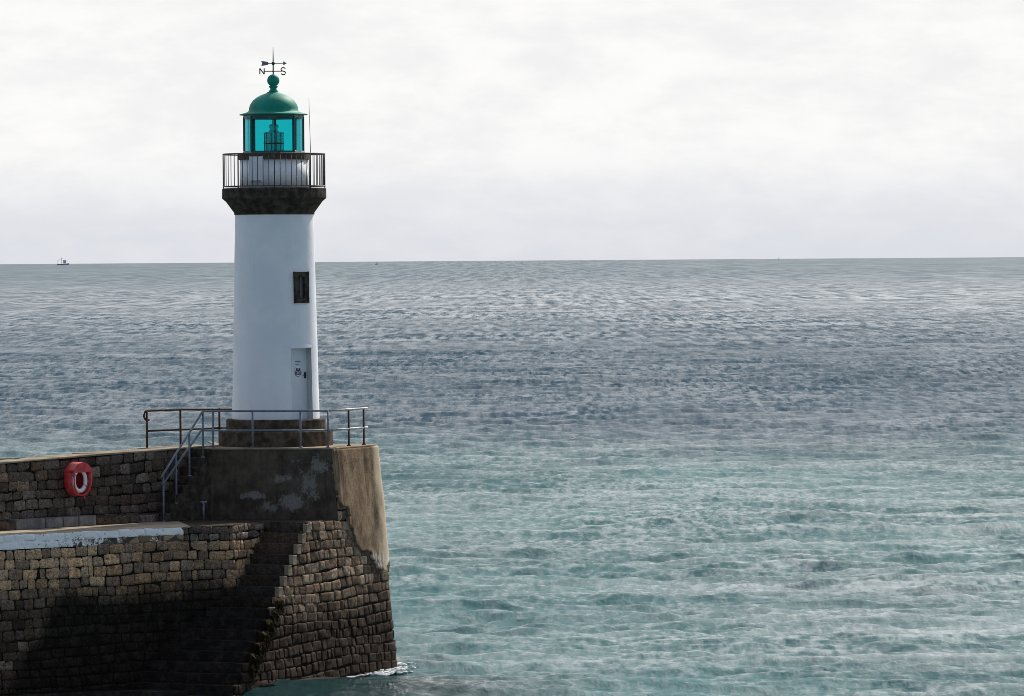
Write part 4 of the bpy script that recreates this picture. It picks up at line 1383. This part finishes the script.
    w2 = g.add('ShaderNodeMixShader', ins={0: fm, 1: w, 2: fo})
    g.l.new(w2.outputs[0], g.n['Material Output'].inputs[0])
    return m
so = sea(); so.data.materials.append(sea_mat())

# foam washing round the foot of the bastion
bm = bmesh.new()
def blob(c, r, n=7):
    vs = []
    ic = bmesh.ops.create_icosphere(bm, subdivisions=2, radius=1.0)
    for v in ic['verts']:
        d_ = 1 + 0.5 * mnoise.noise(v.co * 1.7 + Vector(c))
        v.co = Vector((v.co.x * r * d_, v.co.y * r * d_, v.co.z * r * 0.42 * d_)) + Vector(c)
for k in range(230):
    q = random.uniform(SB + 1.2, SB + 5.0)
    off = abs(random.gauss(0.05, 0.22))
    p = bw.P(q, 0.0, off)
    blob((p.x, p.y, -0.06 + max(0, 0.10 - off * 0.2) * random.random()), random.uniform(0.03, 0.10))
for k in range(170):
    t = random.random()
    p = bw.P(SB + 3.6 + random.uniform(-0.3, 0.3), 0.0, 0.1 + t * 2.0)
    blob((p.x + random.uniform(-.1, .1), p.y + random.uniform(-0.35, 0.35), -0.05 + 0.10 * (1 - t)), random.uniform(0.03, 0.12) * (1.15 - t))
for k in range(150):
    q = SB - 5.0 + 6.2 * random.random() ** 0.6
    p = bw.P(q, 0.0, 0.05 + abs(random.gauss(0.03, 0.08)))
    blob((p.x, p.y, 0.0), random.uniform(0.015, 0.045))
tag(obj('foam', bm, M['foam'], None, True), 'white foam washing round the foot of the bastion', 'foam', kind='stuff')

# ------------------------------------------------------------------ light
SUN_AZ, SUN_EL = 31.0, 40.0            # azimuth measured from the view direction toward the right
sd3 = Vector((math.sin(R(SUN_AZ)) * math.cos(R(SUN_EL)), math.cos(R(SUN_AZ)) * math.cos(R(SUN_EL)), math.sin(R(SUN_EL))))
sl_ = bpy.data.lights.new('sun', 'SUN'); sl_.energy = 5.0; sl_.angle = R(0.6); sl_.color = (1.0, 0.93, 0.83)
so_ = bpy.data.objects.new('sun', sl_); COL.objects.link(so_)
so_.rotation_euler = (-sd3).to_track_quat('-Z', 'Y').to_euler()

w = bpy.data.worlds.new('World'); sc.world = w; w.use_nodes = True
g = NT(w)
bgn = g.n['Background']
sky = g.add('ShaderNodeTexSky', sky_type='NISHITA')
sky.sun_disc = False; sky.sun_elevation = R(SUN_EL); sky.sun_rotation = R(SUN_AZ)
g.put(bgn.inputs['Color'], sky.outputs[0]); bgn.inputs['Strength'].default_value = 0.10
tc = g.add('ShaderNodeTexCoord').outputs['Generated']
x, y, z = g.sep(tc)
# broad cloud cover: thick ahead, broken behind the photographer
front = g.mrange(y, -0.35, 0.85)
cov = g.noise(g.scaled(tc, 2.2, 2.2, 4.5), 1.0, 5, 0.6)
mask = g.math('MAXIMUM', g.mrange(g.math('ADD', cov, g.math('MULTIPLY', front, 0.5)), 0.52, 0.75), 0.25)
# fine structure of the cloud sheet low over the horizon
f1 = g.noise(g.scaled(tc, 26, 26, 75), 1.0, 7, 0.55, 0.4)
f2 = g.noise(g.scaled(tc, 80, 80, 190), 1.0, 6, 0.6, 0.2)
tone = g.math('ADD', g.math('MULTIPLY', f1, 0.58), g.math('MULTIPLY', f2, 0.42))
tone = g.mrange(tone, 0.36, 0.64)
hz = g.mrange(z, -0.002, 0.026)
lo_c = g.mix(tone, (0.705, 0.725, 0.785), (0.76, 0.772, 0.815))
hi_c = g.mix(tone, (0.89, 0.885, 0.89), (0.985, 0.98, 0.97))
cc = g.mix(hz, lo_c, hi_c)
dt = g.add('ShaderNodeVectorMath', operation='DOT_PRODUCT')
g.put(dt.inputs[0], tc); dt.inputs[1].default_value = sd3
glow = g.mrange(dt.outputs['Value'], 0.72, 1.0, 0.0, 1.3)
cc = g.mix(1.0, cc, g.mix(glow, (1, 1, 1), (1.5, 1.47, 1.42)), 'MULTIPLY')
backc = g.mix(front, (0.56, 0.60, 0.80), (1, 1, 1))
cc = g.mix(1.0, cc, backc, 'MULTIPLY')
bg2 = g.add('ShaderNodeBackground', ins={'Color': cc, 'Strength': 1.0})
mx = g.add('ShaderNodeMixShader', ins={0: mask, 1: bgn, 2: bg2})
g.l.new(mx.outputs[0], g.n['World Output'].inputs[0])

vs_ = sc.view_settings
vs_.view_transform = 'Standard'; vs_.look = 'None'; vs_.gamma = 1.0; vs_.exposure = 0.0
sc.cycles.max_bounces = 6; sc.cycles.sample_clamp_indirect = 4.0; sc.cycles.sample_clamp_direct = 1.3
sc.cycles.use_denoising = True; sc.cycles.filter_width = 0.85
